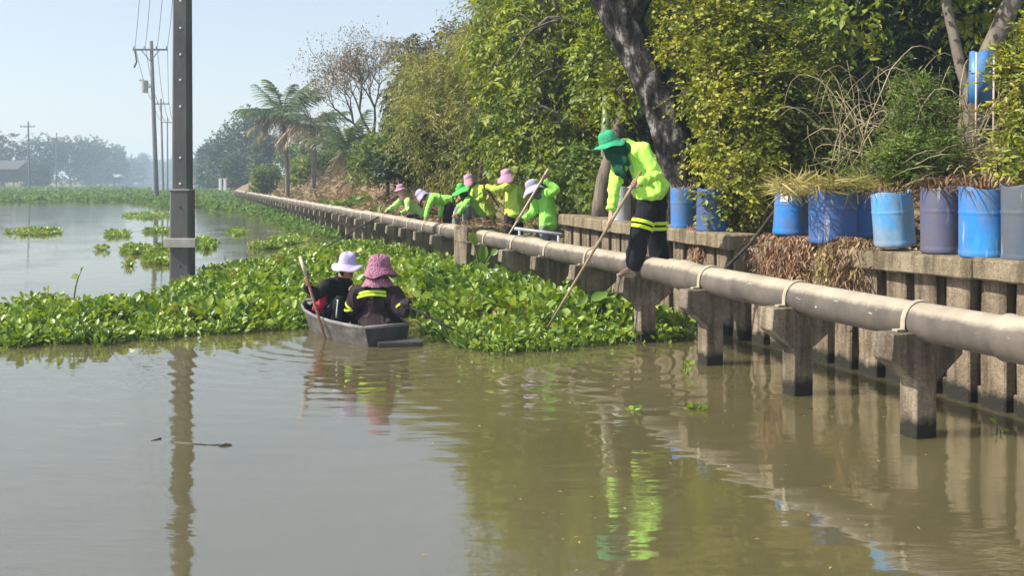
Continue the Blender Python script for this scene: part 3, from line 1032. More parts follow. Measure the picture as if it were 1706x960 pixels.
def far_pole(u, vtop, Y, arm, label, lean_u=0, base_v=None, transformer=False, lamp=False, r=0.16, varm=None):
    b = W(u + lean_u, 300, Y); b.z = 0
    top = W(u, vtop, Y)
    root = empty('power_pole', b, label, 'pole', 'power poles along the canal')
    mb = MB(); mb.tube([(b.x, b.y, -1.5), (b.x, b.y, 0), top], [r * 1.15, r * 1.1, r * 0.7], 8)
    mb.build('shaft', M['pole'], root)
    za = EYE - ((varm or vtop + 9) - 300) / 1600 * Y
    hw = arm / 3200 * Y
    mb = MB(); mb.box((top.x, Y - r - 0.06, za), hw * 2, 0.12, 0.14)
    mb.build('crossarm', M['pole'], root, False)
    for s in (-0.95, -0.35, 0.35, 0.95):
        mb = MB(); mb.lathe([(0.03, 0), (0.07, 0.05), (0.05, 0.12), (0.07, 0.17), (0.03, 0.24)], 8, None, (top.x + s * hw, Y - r - 0.06, za + 0.07), True)
        mb.build('insulator', M['pole_pale'], root)
    if transformer:
        for s in (-1, 1):
            mb = MB(); mb.tube([(top.x + s * hw * 0.55, Y - r, za), (top.x + s * 0.05, Y - r, za - 0.9)], 0.035, 5)
            mb.build('brace', M['pole'], root)
        mb = MB(); mb.tube([(top.x - 0.35, Y - 0.5, za - 3.6), (top.x - 0.35, Y - 0.5, za - 2.6)], 0.28, 12)
        mb.box((top.x - 0.1, Y - 0.3, za - 3.1), 0.5, 0.3, 0.1)
        mb.build('transformer', M['pole_pale'], root, True, 40)
        mb = MB(); mb.tube([(top.x - hw * 0.9, Y - r, za - 0.1), (top.x - hw * 0.8, Y - r, za - 1.0), (top.x - hw * 0.95, Y - r, za - 1.5)], 0.08, 6)
        mb.build('fuse_drop', M['pole'], root)
    if lamp:
        zl = EYE - (137 - 300) / 1600 * Y
        mb = MB(); mb.tube([(top.x, Y, zl - 0.3), (top.x - 0.5, Y - 0.1, zl + 0.1), (top.x - 0.75, Y - 0.1, zl + 0.15)], 0.04, 6)
        mb.capsule((top.x - 0.7, Y - 0.1, zl + 0.16), (0.16, 0.09), (top.x - 0.95, Y - 0.1, zl + 0.22), (0.12, 0.07), 8)
        mb.build('street_lamp_arm', M['pole_pale'], root)
    return root, top, hw, za


p2 = far_pole(252, 68, 80, 57, 'tall slightly leaning power pole with crossarm, transformer and lamp', 9, transformer=True, lamp=True, r=0.2, varm=83)
p3 = far_pole(268, 164, 129, 28, 'second power pole in the line, beyond the one carrying the transformer', 4)
p4 = far_pole(279, 195, 166, 20, 'third and farthest power pole in the line beside the dark near pole')
p5 = far_pole(47, 202, 150, 24, 'lone power pole with crossarm before the trees of the far shore', 2)
p6 = far_pole(94, 221, 205, 18, 'small pole with crossarm rising just above the hazy treetops')
p7 = far_pole(219, 256, 330, 10, 'tiny distant pole with crossarm over the low hazy trees')
for i, s in enumerate((-0.95, -0.35, 0.35, 0.95)):
    a = Vector((p2[1].x + s * p2[2], 80, p2[3] + 0.3)); b = Vector((p3[1].x + s * p3[2], 129, p3[3] + 0.3)); c = Vector((p4[1].x + s * p4[2], 166, p4[3] + 0.3))
    n0 = Vector((NP.x + s * 0.35 - 0.1, NP.y + 0.2, 11.2))
    mb = MB()
    pts = curve_pts(n0, a, 14, (0, 0, -0.9)) + curve_pts(a, b, 8, (0, 0, -0.8))[1:] + curve_pts(b, c, 6, (0, 0, -0.6))[1:]
    mb.tube(pts, [0.007 + 0.00022 * p.y for p in pts], 4, False)
    tag(mb.build('power_wire', M['wire']), ['outermost power wire over the open canal side', 'second power wire from the open canal side', 'second power wire from the pipe side', 'outermost power wire on the pipe side'][i], 'wire', 'power wires over the canal')

# ------------------------------------------------------------------ far shore: house, sheds, trees
def shed(name, label, c, w, d, h, stilts, roofmat, wallmat, rise=1.2):
    root = empty(name, c, label, 'house')
    x, y, z = c
    zf = z + stilts
    mb = MB(); mb.box((x, y, zf + h / 2), w, d, h); mb.build('wall', wallmat, root, False)
    for sx in (-0.45, -0.15, 0.15, 0.45):
        mb = MB(); mb.box((x + sx * w, y - d * 0.52, z - 0.6 + (stilts + 1.2) / 2), 0.18, 0.18, stilts + 1.2); mb.build('post', M['wood_dark'], root, False)
    mb = MB()
    ew, ed = w / 2 + 0.9, d / 2 + 0.9
    zr = zf + h
    mb.add([(x - ew, y - ed, zr - 0.25), (x + ew, y - ed, zr - 0.25), (x + ew, y + ed, zr - 0.25), (x - ew, y + ed, zr - 0.25), (x - ew, y, zr + rise), (x + ew, y, zr + rise),
            (x - ew, y - ed, zr - 0.4), (x + ew, y - ed, zr - 0.4), (x + ew, y + ed, zr - 0.4), (x - ew, y + ed, zr - 0.4)],
           [(0, 1, 5, 4), (2, 3, 4, 5), (0, 4, 3), (1, 2, 5), (6, 9, 8, 7), (0, 6, 7, 1), (1, 7, 8, 2), (2, 8, 9, 3), (3, 9, 6, 0)])
    mb.build('roof', roofmat, root, False)
    for sx in (-0.3, 0.05, 0.32):
        mb = MB(); mb.box((x + sx * w, y - d / 2 - 0.03, zf + h * 0.55), 0.9, 0.08, 0.9); o = mb.build('window', M['dark_metal'], root, False)
    mb = MB(); mb.box((x, y - d / 2 - 0.6, zf - 0.06), w, 1.3, 0.12); mb.build('porch', M['wood_dark'], root, False)
    return root


ROOF_A = surf_mat('rusty_tin_roof', [(0.3, (0.055, 0.05, 0.04)), (0.7, (0.11, 0.10, 0.08))], 2, 0.8, 0.2)
ROOF_B = surf_mat('pale_tin_roof', [(0.3, (0.25, 0.25, 0.25)), (0.7, (0.34, 0.34, 0.34))], 2, 0.7, 0.2)
p = W(5, 300, 200); shed('stilt_house', 'dark wooden stilt house at the edge of the far shore', (p.x, p.y, 0.3), 8.5, 6, 2.8, 1.1, ROOF_A, M['wood_dark'], 1.6)
p = W(180, 300, 330); shed('waterside_shed', 'low pale roofed shed on the hazy far shore', (p.x, p.y, 0.3), 7.5, 5, 2.0, 0.7, ROOF_B, M['wood_dark'], 0.7)
p = W(222, 300, 400); shed('waterside_shed', 'smaller hazy shed with pale roof farther along the shore', (p.x, p.y, 0.3), 7, 5, 2.2, 0.7, ROOF_B, M['wood_dark'], 0.7)


def far_tree(u, vtop, Y, wpx, label, mat='lf_far', n=1100, vbase=306, gap=-0.35):
    z1 = EYE - (vtop - 300) / 1600 * Y
    w = wpx / 1600 * Y
    x = (u - 853) / 1600 * Y
    gz = max(0.2, ground_z(x, Y))
    base = Vector((x, Y, gz))
    hgt = z1 - gz
    bl = [((x, Y, gz + hgt * 0.62), (w * 0.42, w * 0.36, hgt * 0.36))]
    for _ in range(5):
        a = R.uniform(0, 6.28)
        bl.append(((x + math.cos(a) * w * 0.28, Y + math.sin(a) * w * 0.24, gz + hgt * R.uniform(0.35, 0.8)), (w * 0.24, w * 0.22, hgt * 0.2)))
    bl.append(((x, Y - w * 0.2, gz + hgt * 0.22), (w * 0.45, w * 0.3, hgt * 0.2)))
    s = Y / 250
    return tree('shore_tree', label, base, bl, 0.25 * s + 0.1,
                dict(n_twigs=n, per=5, twig=0.9 * s, L=0.75 * s, Wd=0.42 * s, shell=0.35, droop=0.15, gap=gap, gs=w * 0.16), 'bark_thin', mat, 'hazy trees along the far shores', seg=6, limbs=True)


FT = [(8, 219, 215, 78, 'tall hazy tree above the stilt house roof'),
      (-45, 225, 205, 90, 'hazy tree cut by the edge of the picture beside the stilt house'),
      (70, 222, 245, 75, 'domed hazy tree behind the lone power pole'),
      (62, 268, 212, 44, 'low dark bushy tree beside the stilt house'),
      (118, 226, 275, 80, 'broad hazy tree in the middle of the far shore row'),
      (152, 232, 300, 62, 'hazy tree above the low pale roofed shed'),
      (190, 243, 340, 44, 'grey hazy tree standing apart at the end of the tall row'),
      (168, 258, 318, 50, 'lower hazy tree in front of the grey one on the far shore'),
      (215, 264, 400, 50, 'low hazy tree behind the smaller shed'),
      (238, 258, 480, 26, 'small round pale tree, last before the power poles'),
      (262, 268, 560, 60, 'faint tree at the far end of the canal behind the power poles'),
      (300, 262, 600, 60, 'faint tree at the canal end hidden partly by the dark pole'),
      (245, 280, 520, 60, 'faint low thicket at the far end of the canal'),
      (333, 255, 260, 34, 'pale hazy tree just past the dark near pole'),
      (352, 232, 175, 46, 'rounded hazy green tree past the end of the pipe'),
      (378, 205, 140, 60, 'large rounded green tree behind the white marker posts'),
      (412, 176, 125, 76, 'tallest rounded green tree left of the tall coconut palm'),
      (440, 225, 110, 60, 'green tree filling in below the coconut palm'),
      (395, 258, 118, 60, 'low green thicket behind the far end of the pipe'),
      (355, 278, 150, 50, 'low thicket at the water edge by the white posts')]
for u, v, Y, w, lab in FT:
    far_tree(u, v, Y, w, lab, n=1500 if Y < 180 else 900)

# white marker posts past the end of the pipe
for i, u in enumerate((367, 375)):
    p = W(u, 300, 112); p.z = max(0.2, ground_z(p.x, p.y))
    mb = MB(); mb.box((p.x, p.y, p.z + 0.75), 0.28, 0.28, 1.7, None, 0.03); mb.box((p.x, p.y, p.z + 1.63), 0.36, 0.36, 0.08, None, 0.02)
    tag(mb.build('marker_post', M['white_paint'], None, False), ['first white post beyond the pipe end, closer to the open canal', 'second white post beyond the pipe end, closer to the palms'][i], 'post', 'white posts past the pipe end')

# ------------------------------------------------------------------ bank trees
def blobs_px(lst):
    """(u, v, Y, ru px, rv px, depth m)"""
    return [(W(u, v, Y), (ru / 1600 * Y, d, rv / 1600 * Y)) for u, v, Y, ru, rv, d in lst]


def gpt(u, Y):
    x = (u - 853) / 1600 * Y
    return Vector((x, Y, ground_z(x, Y)))


# big leaning tree
tp = [W(1150, 345, 13.3), W(1140, 290, 13.3), W(1112, 200, 13.3), W(1082, 125, 13.35), W(1045, 50, 13.4), W(1015, -10, 13.5), W(990, -80, 13.6), W(975, -180, 13.8), W(985, -280, 14)]
root = empty('leaning_tree', tp[0], 'big leaning tree with thick dark blotched trunk behind the barefoot worker', 'tree')
mb = MB()
mb.tube([tp[0] - Vector((0, 0, .4))] + tp, [0.40, 0.34, 0.30, 0.27, 0.26, 0.26, 0.25, 0.22, 0.18, 0.12], 22, jitter=0.10)
mb.tube([tp[4], W(1075, -20, 13.2), W(1110, -120, 13.1), W(1180, -260, 13)], [0.16, 0.15, 0.12, 0.06], 10, jitter=0.06)
mb.tube([tp[7], W(900, -280, 14), W(860, -380, 14)], [0.15, 0.1, 0.04], 8)
o = mb.build('trunk', M['bark_dark'], root)
crown('crown', [(W(1130, -190, 13.4), (1.5, 1.2, 0.9)), (W(1290, -140, 13.8), (1.3, 1.2, 0.9)), (W(980, -260, 14), (1.3, 1.3, 0.7)), (W(1180, -60, 14.2), (1.0, 0.9, 0.75)), (W(1300, -40, 14.5), (1.0, 0.8, 0.6)), ((5.6, 14.6, 6.6), (1.4, 1.6, 0.7)), ((7.2, 13.6, 6.4), (1.4, 1.6, 0.7))],
      2200, 7, 0.4, 0.11, 0.055, M['lf_mid'], root, shell=0.3, droop=0.5, gap=-0.3)

# second, thinner trunk with a light crown
tp = [W(1000, 342, 14.2), W(1006, 300, 14.2), W(1022, 245, 14.2), W(1036, 190, 14.2), W(1044, 130, 14.3), W(1035, 40, 14.5)]
tree('slender_tree', 'slender grey trunked tree rising behind the worker\'s green hat', tp[0],
     blobs_px([(1025, 155, 14.0, 42, 42, .35), (1060, 120, 14.3, 30, 45, .4), (985, 110, 14.6, 45, 60, .5), (1040, 20, 14.6, 70, 60, .6)]), 0.125,
     dict(n_twigs=480, per=7, twig=0.28, L=0.10, Wd=0.05, shell=0.2, droop=0.5, gap=-0.5), 'bark_grey', 'lf_mid', trunk_pts=tp)

# yellow-green bush over the barrels
tree('yellow_bush', 'large yellow green small leaved bush hanging over the blue barrels', gpt(1230, 11.6),
     blobs_px([(1235, 240, 11.6, 72, 80, .45), (1250, 190, 11.8, 85, 90, .5), (1195, 130, 12.0, 62, 70, .5), (1260, 300, 11.3, 60, 65, .35), (1290, 120, 12.2, 65, 65, .5),
               (1215, 345, 11.1, 32, 36, .25), (1165, 55, 12.5, 70, 55, .5), (1240, 60, 12.4, 60, 50, .5), (1225, 310, 10.9, 55, 50, .3), (1320, 200, 11.9, 60, 70, .4)]), 0.06,
     dict(n_twigs=4600, per=8, twig=0.26, L=0.066, Wd=0.041, shell=0.25, droop=0.3, gap=-0.02, gs=0.3), 'bark_thin', 'lf_yellow', cat='bush', twigs=900)

# fine leaved green climber beside it
tree('climber_bush', 'dark green fine leaved climber to the side of the yellow green bush', gpt(1385, 11.8),
     blobs_px([(1360, 190, 11.9, 50, 60, .4), (1395, 250, 11.6, 55, 55, .4), (1330, 130, 12.2, 40, 50, .4), (1360, 60, 12.6, 40, 60, .4)]), 0.05,
     dict(n_twigs=1500, per=9, twig=0.25, L=0.055, Wd=0.022, shell=0.3, droop=0.5, gap=-0.3, gs=0.4), 'bark_thin', 'lf_bush', cat='bush', twigs=300)

# light green shrub behind the faded barrel
tree('leafy_shrub', 'upright light green shrub with narrow leaves behind the faded blue barrel', gpt(1530, 9.6),
     blobs_px([(1535, 220, 9.6, 50, 70, .3), (1510, 275, 9.3, 55, 40, .28), (1560, 265, 9.4, 45, 45, .28), (1525, 165, 9.8, 32, 36, .25), (1450, 295, 9.3, 40, 25, .25)]), 0.035,
     dict(n_twigs=1250, per=10, twig=0.2, L=0.065, Wd=0.017, shell=0.2, droop=0.15, gap=-0.4, gs=0.3, up=0.4), 'bark_thin', 'lf_bush', cat='shrub', twigs=400)

# shrub at the picture edge
tree('edge_shrub', 'yellowish shrub at the picture edge above the grey blue barrel', gpt(1735, 8.8),
     blobs_px([(1712, 130, 8.8, 55, 60, .35), (1735, 210, 8.6, 60, 60, .35), (1690, 275, 8.3, 45, 32, .25), (1760, 60, 9, 60, 60, .4)]), 0.04,
     dict(n_twigs=900, per=8, twig=0.2, L=0.07, Wd=0.026, shell=0.2, droop=0.2, gap=-0.35, gs=0.3), 'bark_thin', 'lf_yellow', cat='shrub', twigs=300)

# forked trunk at the right with a high shady crown
tp = [W(1612, 235, 11.3), W(1618, 165, 11.3), W(1640, 105, 11.3), W(1668, 45, 11.3), W(1692, -10, 11.3), W(1720, -90, 11.3), W(1730, -180, 11.4)]
root = empty('forked_tree', gpt(1610, 11.3), 'forked smooth grey tree trunk beside the hanging blue drum piece', 'tree')
mb = MB(); mb.tube([gpt(1606, 11.3) - Vector((0, 0, .3))] + tp, [0.15, 0.13, 0.12, 0.115, 0.11, 0.105, 0.09, 0.05], 12, jitter=0.03)
mb.tube([tp[1], W(1600, 110, 11.5), W(1588, 55, 11.6), W(1575, 0, 11.7), W(1560, -90, 11.8)], [0.075, 0.065, 0.06, 0.055, 0.03], 10)
mb.build('trunk', M['bark_grey'], root)
crown('crown', [(W(1700, -200, 11.5), (1.2, 1.1, 0.8)), (W(1560, -150, 11.9), (1.0, 1.0, 0.7)), (W(1620, -90, 12.2), (.9, .8, .5)), (W(1470, -20, 12.2), (.5, .5, .4)), (W(1620, 30, 12.0), (.45, .3, .3)), (W(1410, 20, 12.4), (.5, .5, .4))],
      950, 7, 0.35, 0.13, 0.065, M['lf_mid'], root, shell=0.3, droop=0.6, gap=-0.3)

# shady trees forming the backdrop on the right
for u, Y, bl, lab in (
        (1110, 18.5, [(1090, 150, 18.5, 110, 150, 1.2), (1150, 20, 19, 130, 120, 1.2), (1050, 260, 17.8, 90, 60, .8), (1170, 240, 17.5, 90, 80, .8), (1150, -160, 19, 150, 130, 1.4), (1080, -330, 19.5, 140, 120, 1.3), (1200, -420, 19.5, 140, 120, 1.3)], 'shady dark tree filling the gap behind the leaning trunk'),
        (1340, 17, [(1320, 150, 17, 130, 130, 1.2), (1390, 0, 17.5, 140, 120, 1.2), (1380, 250, 16, 110, 60, .8), (1260, 0, 18, 120, 100, 1.0), (1360, -200, 17.5, 160, 130, 1.4), (1300, -370, 18, 150, 130, 1.3), (1440, -480, 18, 150, 130, 1.3)], 'shady dark tree behind the yellow green bush'),
        (1560, 15.5, [(1530, 120, 15.5, 130, 130, 1.1), (1620, 0, 16, 130, 120, 1.1), (1500, 240, 14.5, 110, 70, .7), (1480, -60, 16, 120, 100, 1), (1560, -230, 16, 170, 150, 1.4), (1520, -430, 16.5, 160, 140, 1.3), (1660, -560, 16.5, 150, 140, 1.3)], 'shady dark tree behind the dry vine tangle'),
        (1740, 13.5, [(1720, 120, 13.5, 120, 140, 1.0), (1760, -40, 14, 130, 120, 1.0), (1680, 250, 12.5, 90, 70, .6), (1780, -260, 14, 170, 160, 1.3), (1760, -480, 14.5, 170, 160, 1.3)], 'shady dark tree behind the forked trunk at the picture edge')):
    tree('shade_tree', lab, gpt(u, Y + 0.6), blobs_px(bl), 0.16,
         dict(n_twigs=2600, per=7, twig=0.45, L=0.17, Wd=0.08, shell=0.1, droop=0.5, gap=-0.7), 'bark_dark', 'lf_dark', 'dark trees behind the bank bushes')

for u, Y, bl, lab in (
        (1000, 24, [(980, 170, 24, 110, 110, 1.2), (1060, 230, 23, 90, 70, 1), (900, 250, 24, 90, 60, 1), (1020, 30, 24.5, 120, 110, 1.2), (1000, 290, 22, 120, 30, .8)], 'deep shaded tree far behind the slender grey trunk'),
        (1230, 23, [(1200, 170, 23, 120, 120, 1.2), (1300, 60, 23.5, 130, 120, 1.2), (1240, 270, 22, 140, 50, 1), (1140, 40, 24, 120, 110, 1.2)], 'deep shaded tree far behind the leaning trunk and bush'),
        (1460, 21, [(1430, 170, 21, 130, 120, 1.2), (1540, 60, 21, 140, 130, 1.2), (1450, 30, 21.5, 130, 120, 1.2), (1500, 270, 20, 150, 50, 1)], 'deep shaded tree far behind the dry vines'),
        (1700, 19, [(1660, 170, 19, 130, 130, 1.2), (1760, 80, 19, 140, 140, 1.2), (1660, 20, 19.5, 130, 120, 1.2), (1720, 270, 18, 150, 50, 1)], 'deep shaded tree far behind the forked trunk')):
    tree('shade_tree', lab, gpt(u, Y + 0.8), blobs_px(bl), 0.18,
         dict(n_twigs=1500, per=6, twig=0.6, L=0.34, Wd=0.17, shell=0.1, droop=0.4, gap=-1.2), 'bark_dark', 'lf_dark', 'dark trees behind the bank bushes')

# broad leafy tree with hanging leaves above the workers
tree('drooping_tree', 'big green tree with hanging leaves towering over the group of workers', gpt(905, 18.3),
     blobs_px([(900, 190, 17.6, 95, 110, .9), (865, 90, 18.0, 90, 100, .9), (940, 60, 18.3, 95, 110, 1.0), (960, 230, 17.0, 70, 75, .6), (850, 230, 17.8, 60, 75, .6), (900, -30, 18.5, 110, 90, 1), (915, 285, 16.9, 80, 42, .45), (990, 130, 18.4, 60, 90, .7), (890, -170, 18.8, 110, 90, 1.0), (960, -300, 19, 120, 100, 1.1)]), 0.14,
     dict(n_twigs=3300, per=8, twig=0.45, L=0.15, Wd=0.062, shell=0.3, droop=0.75, gap=0.0, gs=0.42), 'bark_grey', 'lf_mid', twigs=200)

dt = [o for o in C.objects if o.name == 'drooping_tree'][0]
for p0, p1, b in ((W(1010, 70, 17.2), W(872, 62, 16.6), 0.35), (W(1000, 120, 17), W(890, 128, 16.6), 0.12), (W(960, 40, 17), W(845, 110, 16.7), 0.4), (W(950, 210, 16.8), W(870, 190, 16.6), 0.2), (W(930, 20, 17), W(905, -60, 16.8), 0.1)):
    mb = MB(); mb.tube(curve_pts(p0, p1, 8, (0, 0, b), 0.03), [0.045, 0.04, 0.036, 0.032, 0.027, 0.021, 0.014, 0.006], 7)
    for q in range(4):
        st_ = curve_pts(p0, p1, 8, (0, 0, b))[2 + q]
        mb.tube(curve_pts(st_, st_ + Vector((R.uniform(-.5, .1), R.uniform(-.3, .1), R.uniform(-.3, .35))), 4), [0.02, 0.015, 0.01, 0.004], 5)
    mb.build('branch', M['bark_grey'], dt)

# undergrowth at the foot of the trunks
tree('undergrowth_bush', 'low leafy undergrowth around the foot of the slender trunk', gpt(950, 15.4),
     blobs_px([(955, 305, 16.2, 42, 32, .4), (980, 275, 16.0, 40, 40, .4), (930, 325, 16.6, 40, 30, .3), (990, 320, 14.9, 25, 26, .25)]), 0.03,
     dict(n_twigs=420, per=6, twig=0.25, L=0.12, Wd=0.06, shell=0.2, droop=0.3, gap=-0.6), 'bark_thin', 'lf_bush', cat='bush')

# feathery bamboo
def bamboo(label, base, plumes, n, mat='lf_bamboo', L=0.13, Wd=0.02, gap=-0.25):
    root = empty('bamboo_clump', base, label, 'bamboo', 'bamboo on the bank')
    mb = MB()
    for c, rr in plumes:
        for _ in range(4):
            e = Vector(c) + Vector((R.uniform(-1, 1) * rr[0] * .6, R.uniform(-1, 1) * rr[1] * .6, rr[2] * 0.8))
            s = base + Vector((R.uniform(-.5, .5), R.uniform(-.4, .4), -0.2))
            mb.tube(curve_pts(s, e, 7, (0, 0, 0.5)), [0.035, 0.034, 0.03, 0.026, 0.02, 0.013, 0.005], 6)
    mb.build('culms', M['bark_grey'], root)
    crown('foliage', plumes, n, 9, 0.55, L, Wd, M[mat], root, shell=0.2, droop=0.9, gap=gap, gs=0.6, up=0.3)
    return root


bamboo('tall feathery yellow green bamboo behind the bending workers', gpt(760, 26),
       blobs_px([(740, 170, 25.5, 70, 75, .9), (780, 110, 26, 60, 60, .9), (710, 215, 25, 60, 55, .8), (790, 210, 24.5, 55, 75, .8), (700, 130, 27, 50, 45, .8), (780, 270, 24, 45, 45, .6), (745, 270, 25, 55, 45, .6)]), 2300, L=0.17, Wd=0.034)
bamboo('golden bamboo plume reaching highest against the sky', gpt(830, 24),
       blobs_px([(822, 40, 24, 42, 45, .8), (845, -20, 24, 55, 55, .9), (800, 80, 24.5, 38, 45, .7), (830, 120, 23.5, 40, 50, .6)]), 1100, L=0.16, Wd=0.03)
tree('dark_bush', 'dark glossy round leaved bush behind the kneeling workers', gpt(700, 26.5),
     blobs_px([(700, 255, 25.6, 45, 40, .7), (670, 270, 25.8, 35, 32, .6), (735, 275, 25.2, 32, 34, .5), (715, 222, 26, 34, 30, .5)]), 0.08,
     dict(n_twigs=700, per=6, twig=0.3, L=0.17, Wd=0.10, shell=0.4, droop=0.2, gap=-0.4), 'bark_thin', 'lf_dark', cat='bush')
tree('olive_tree', 'pale olive vine hung tree rising against the sky behind the bamboo', gpt(715, 40),
     blobs_px([(705, 110, 40, 45, 45, 1.3), (740, 95, 41, 40, 35, 1.2), (690, 170, 39, 40, 60, 1.2), (735, 170, 39, 45, 50, 1.2), (680, 90, 41, 28, 26, .8), (760, 60, 41, 30, 26, .7)]), 0.16,
     dict(n_twigs=1200, per=6, twig=0.5, L=0.22, Wd=0.11, shell=0.4, droop=0.5, gap=-0.15, gs=0.8), 'bark_grey', 'lf_olive')
tree('low_bush', 'low olive bush on the bank below the vine covered column', gpt(640, 33),
     blobs_px([(640, 258, 32, 40, 34, .9), (610, 280, 32, 32, 20, .6), (665, 235, 33, 32, 34, .8)]), 0.08,
     dict(n_twigs=600, per=6, twig=0.35, L=0.19, Wd=0.085, shell=0.3, droop=0.3, gap=-0.3), 'bark_thin', 'lf_bush', cat='bush')

# vine covered dark column
tree('vine_column', 'narrow dead trunk covered in dark hanging vine', gpt(655, 40),
     [(W(654, 150 + 20 * i, 40), (0.33 + 0.05 * (i % 2), 0.33, 0.32)) for i in range(5)], 0.1,
     dict(n_twigs=330, per=7, twig=0.3, L=0.17, Wd=0.10, shell=0.5, droop=1.2, gap=-1.5), 'bark_grey', 'lf_dark')

# bare tree with dry pods
def bare_tree():
    base = gpt(640, 42)
    root = empty('bare_tree', base, 'nearly leafless tree with fine branches and dry brown pods', 'tree')
    mb = MB()
    tips = []

    def grow(p, d, L, r, depth):
        n = 3
        pts = [p]; q = p.copy(); dd = d.copy()
        for i in range(n):
            dd = (dd + Vector(rdir(1)[0]) * 0.16 + Vector((0, 0, 0.05))).normalized()
            q = q + dd * (L / n); pts.append(q.copy())
        mb.tube(pts, [r, r * .88, r * .76, r * .62], 6 if depth < 3 else 4, cap=False)
        if depth >= 6 or L < 0.16:
            tips.append(q); return
        if depth >= 4: tips.append(pts[1])
        for k in range(3 if depth in (1, 2, 4) else 2):
            side = Vector(rdir(1)[0]); side = (side - dd * side.dot(dd)).normalized()
            grow(q, (dd + side * R.uniform(.45, .85) + Vector((0, 0, .06))).normalized(), L * R.uniform(.66, .86), r * 0.6, depth + 1)
        if depth in (2, 3):
            grow(pts[2], (dd + side * -0.9).normalized(), L * 0.6, r * 0.4, depth + 2)
    grow(base - Vector((0, 0, .3)), Vector((-.22, 0, 1)).normalized(), 2.0, 0.13, 0)
    grow(base + Vector((-.3, 0, 1.1)), Vector((-.85, 0, .62)).normalized(), 1.6, 0.075, 1)
    mb.build('trunk', M['bark_thin'], root)
    T = np.array([tuple(t) for t in tips])
    T = T[rng.random(len(T)) < 0.75]
    P = np.repeat(T, 9, axis=0) + rng.normal(size=(len(T) * 9, 3)) * 0.17
    me = leaf_mesh('pods', P, rng.normal(size=P.shape) + np.array([0, 0, -1.0]), rng.normal(size=P.shape), 0.13 * rng.uniform(.5, 1.3, len(P)), 0.05, M['lf_palm_dry'])
    o = link('pods', me, None, root); o['kind'] = 'stuff'


bare_tree()
# bare twigs of a second dry tree against the sky
def bare_sprig():
    base = gpt(775, 36)
    root = empty('dry_sapling', base, 'thin dry branches sticking out into the sky over the olive tree', 'tree')
    mb = MB(); tips = []
    for k in range(9):
        e = W(R.uniform(722, 790), R.uniform(18, 70), 36)
        pts = curve_pts(W(790, 120, 36), e, 6, (0, 0, 0.2), 0.12)
        mb.tube(pts, [0.04, 0.03, 0.025, 0.018, 0.012, 0.005], 4); tips += pts[2:]
    mb.tube([base, W(790, 120, 36)], [0.09, 0.05], 6)
    mb.build('trunk', M['bark_thin'], root)
    P = np.repeat(np.array([tuple(t) for t in tips]), 9, axis=0); P = P + rng.normal(size=P.shape) * 0.16
    o = link('leaves', leaf_mesh('leaves', P, rng.normal(size=P.shape), rng.normal(size=P.shape), 0.13, 0.06, M['lf_olive']), None, root); o['kind'] = 'stuff'


bare_sprig()

# ------------------------------------------------------------------ palms
def frond_mesh(name, L, droop, dry, seed, width=0.55):
    r_ = np.random.default_rng(seed)
    k = 26
    s = np.linspace(0, 1, 9)
    rach = [Vector((L * q * (1 - 0.12 * droop * q), 0, L * (0.28 * q - droop * q * q * 0.75))) for q in s]
    mb = MB(); mb.tube(rach, [0.035 * (1 - 0.85 * q) for q in s], 4)
    v1 = np.array(mb.v); f1 = []
    for f in mb.f:
        for i in range(1, len(f) - 1): f1.append((f[0], f[i], f[i + 1]))
    P = []; A = []; Nn = []; LL = []
    for i in range(k):
        q = 0.12 + 0.88 * i / (k - 1)
        pos = np.array((L * q * (1 - 0.12 * droop * q), 0, L * (0.28 * q - droop * q * q * 0.75)))
        tg = unit(np.array([(1, 0, 0.28 - 1.5 * droop * q)]))[0]
        for sg in (-1, 1):
            P.append(pos + r_.normal(size=3) * 0.01)
            A.append(tg * (0.55 + 0.5 * q) + np.array((0, sg * 1.0, -0.35 - 0.5 * r_.random())))
            Nn.append(np.array((0, 0.2 * sg, 1)) + r_.normal(size=3) * 0.15)
            LL.append(L * width * (0.35 + 0.65 * math.sin(math.pi * (0.12 + 0.80 * q))) * r_.uniform(.85, 1.1) * 0.62)
    V2, F2 = leaf_arrays(np.array(P), np.array(A), np.array(Nn), np.array(LL), 0.055 * L / 2.2, STRAP_V, STRAP_F)
    V = np.vstack([v1, V2]); Fc = np.vstack([np.array(f1), F2 + len(v1)])
    return np_mesh(name, V, Fc, 3, M['lf_palm_dry' if dry else 'lf_palm'])


FR = [frond_mesh('frond', 2.4, d, False, i) for i, d in enumerate((0.35, 0.6, 0.85, 0.2))] + [frond_mesh('dry_frond', 2.1, d, True, 9 + i) for i, d in enumerate((0.8, 1.0))]


def palm(u, vb, vc, Y, label, n_green, n_dry, scale, r=0.11, lean=0.0, up=0.0):
    base = W(u, vb, Y)
    base.z = ground_z(base.x, base.y) - 0.1
    crown_c = W(u + lean, vc, Y)
    root = empty('coconut_palm', base, label, 'palm tree', 'palms on the bank')
    mb = MB()
    pts = curve_pts(base, crown_c, 10, (0.12, 0, 0))
    rad = [r * (1.3 if i == 0 else 1.0 - 0.02 * i) for i in range(10)]
    mb.tube(pts, rad, 9, jitter=0.07)
    mb.build('trunk', M['bark_grey'], root)
    for i in range(n_green + n_dry):
        dry = i >= n_green
        az = i * 2.399963 + R.uniform(-.2, .2)
        m_ = FR[4 + i % 2] if dry else FR[(i * 7) % 4]
        o = link('dry_frond' if dry else 'frond', m_, None, root, crown_c - base + Vector((0, 0, -0.1 if dry else 0)))
        el = (R.uniform(-0.55, 0.1) if dry else R.uniform(-0.1, 0.95) + up)
        o.rotation_euler = (R.uniform(-.25, .25), -el, az)
        s = scale * R.uniform(.85, 1.1); o.scale = (s, s, s)
    return root


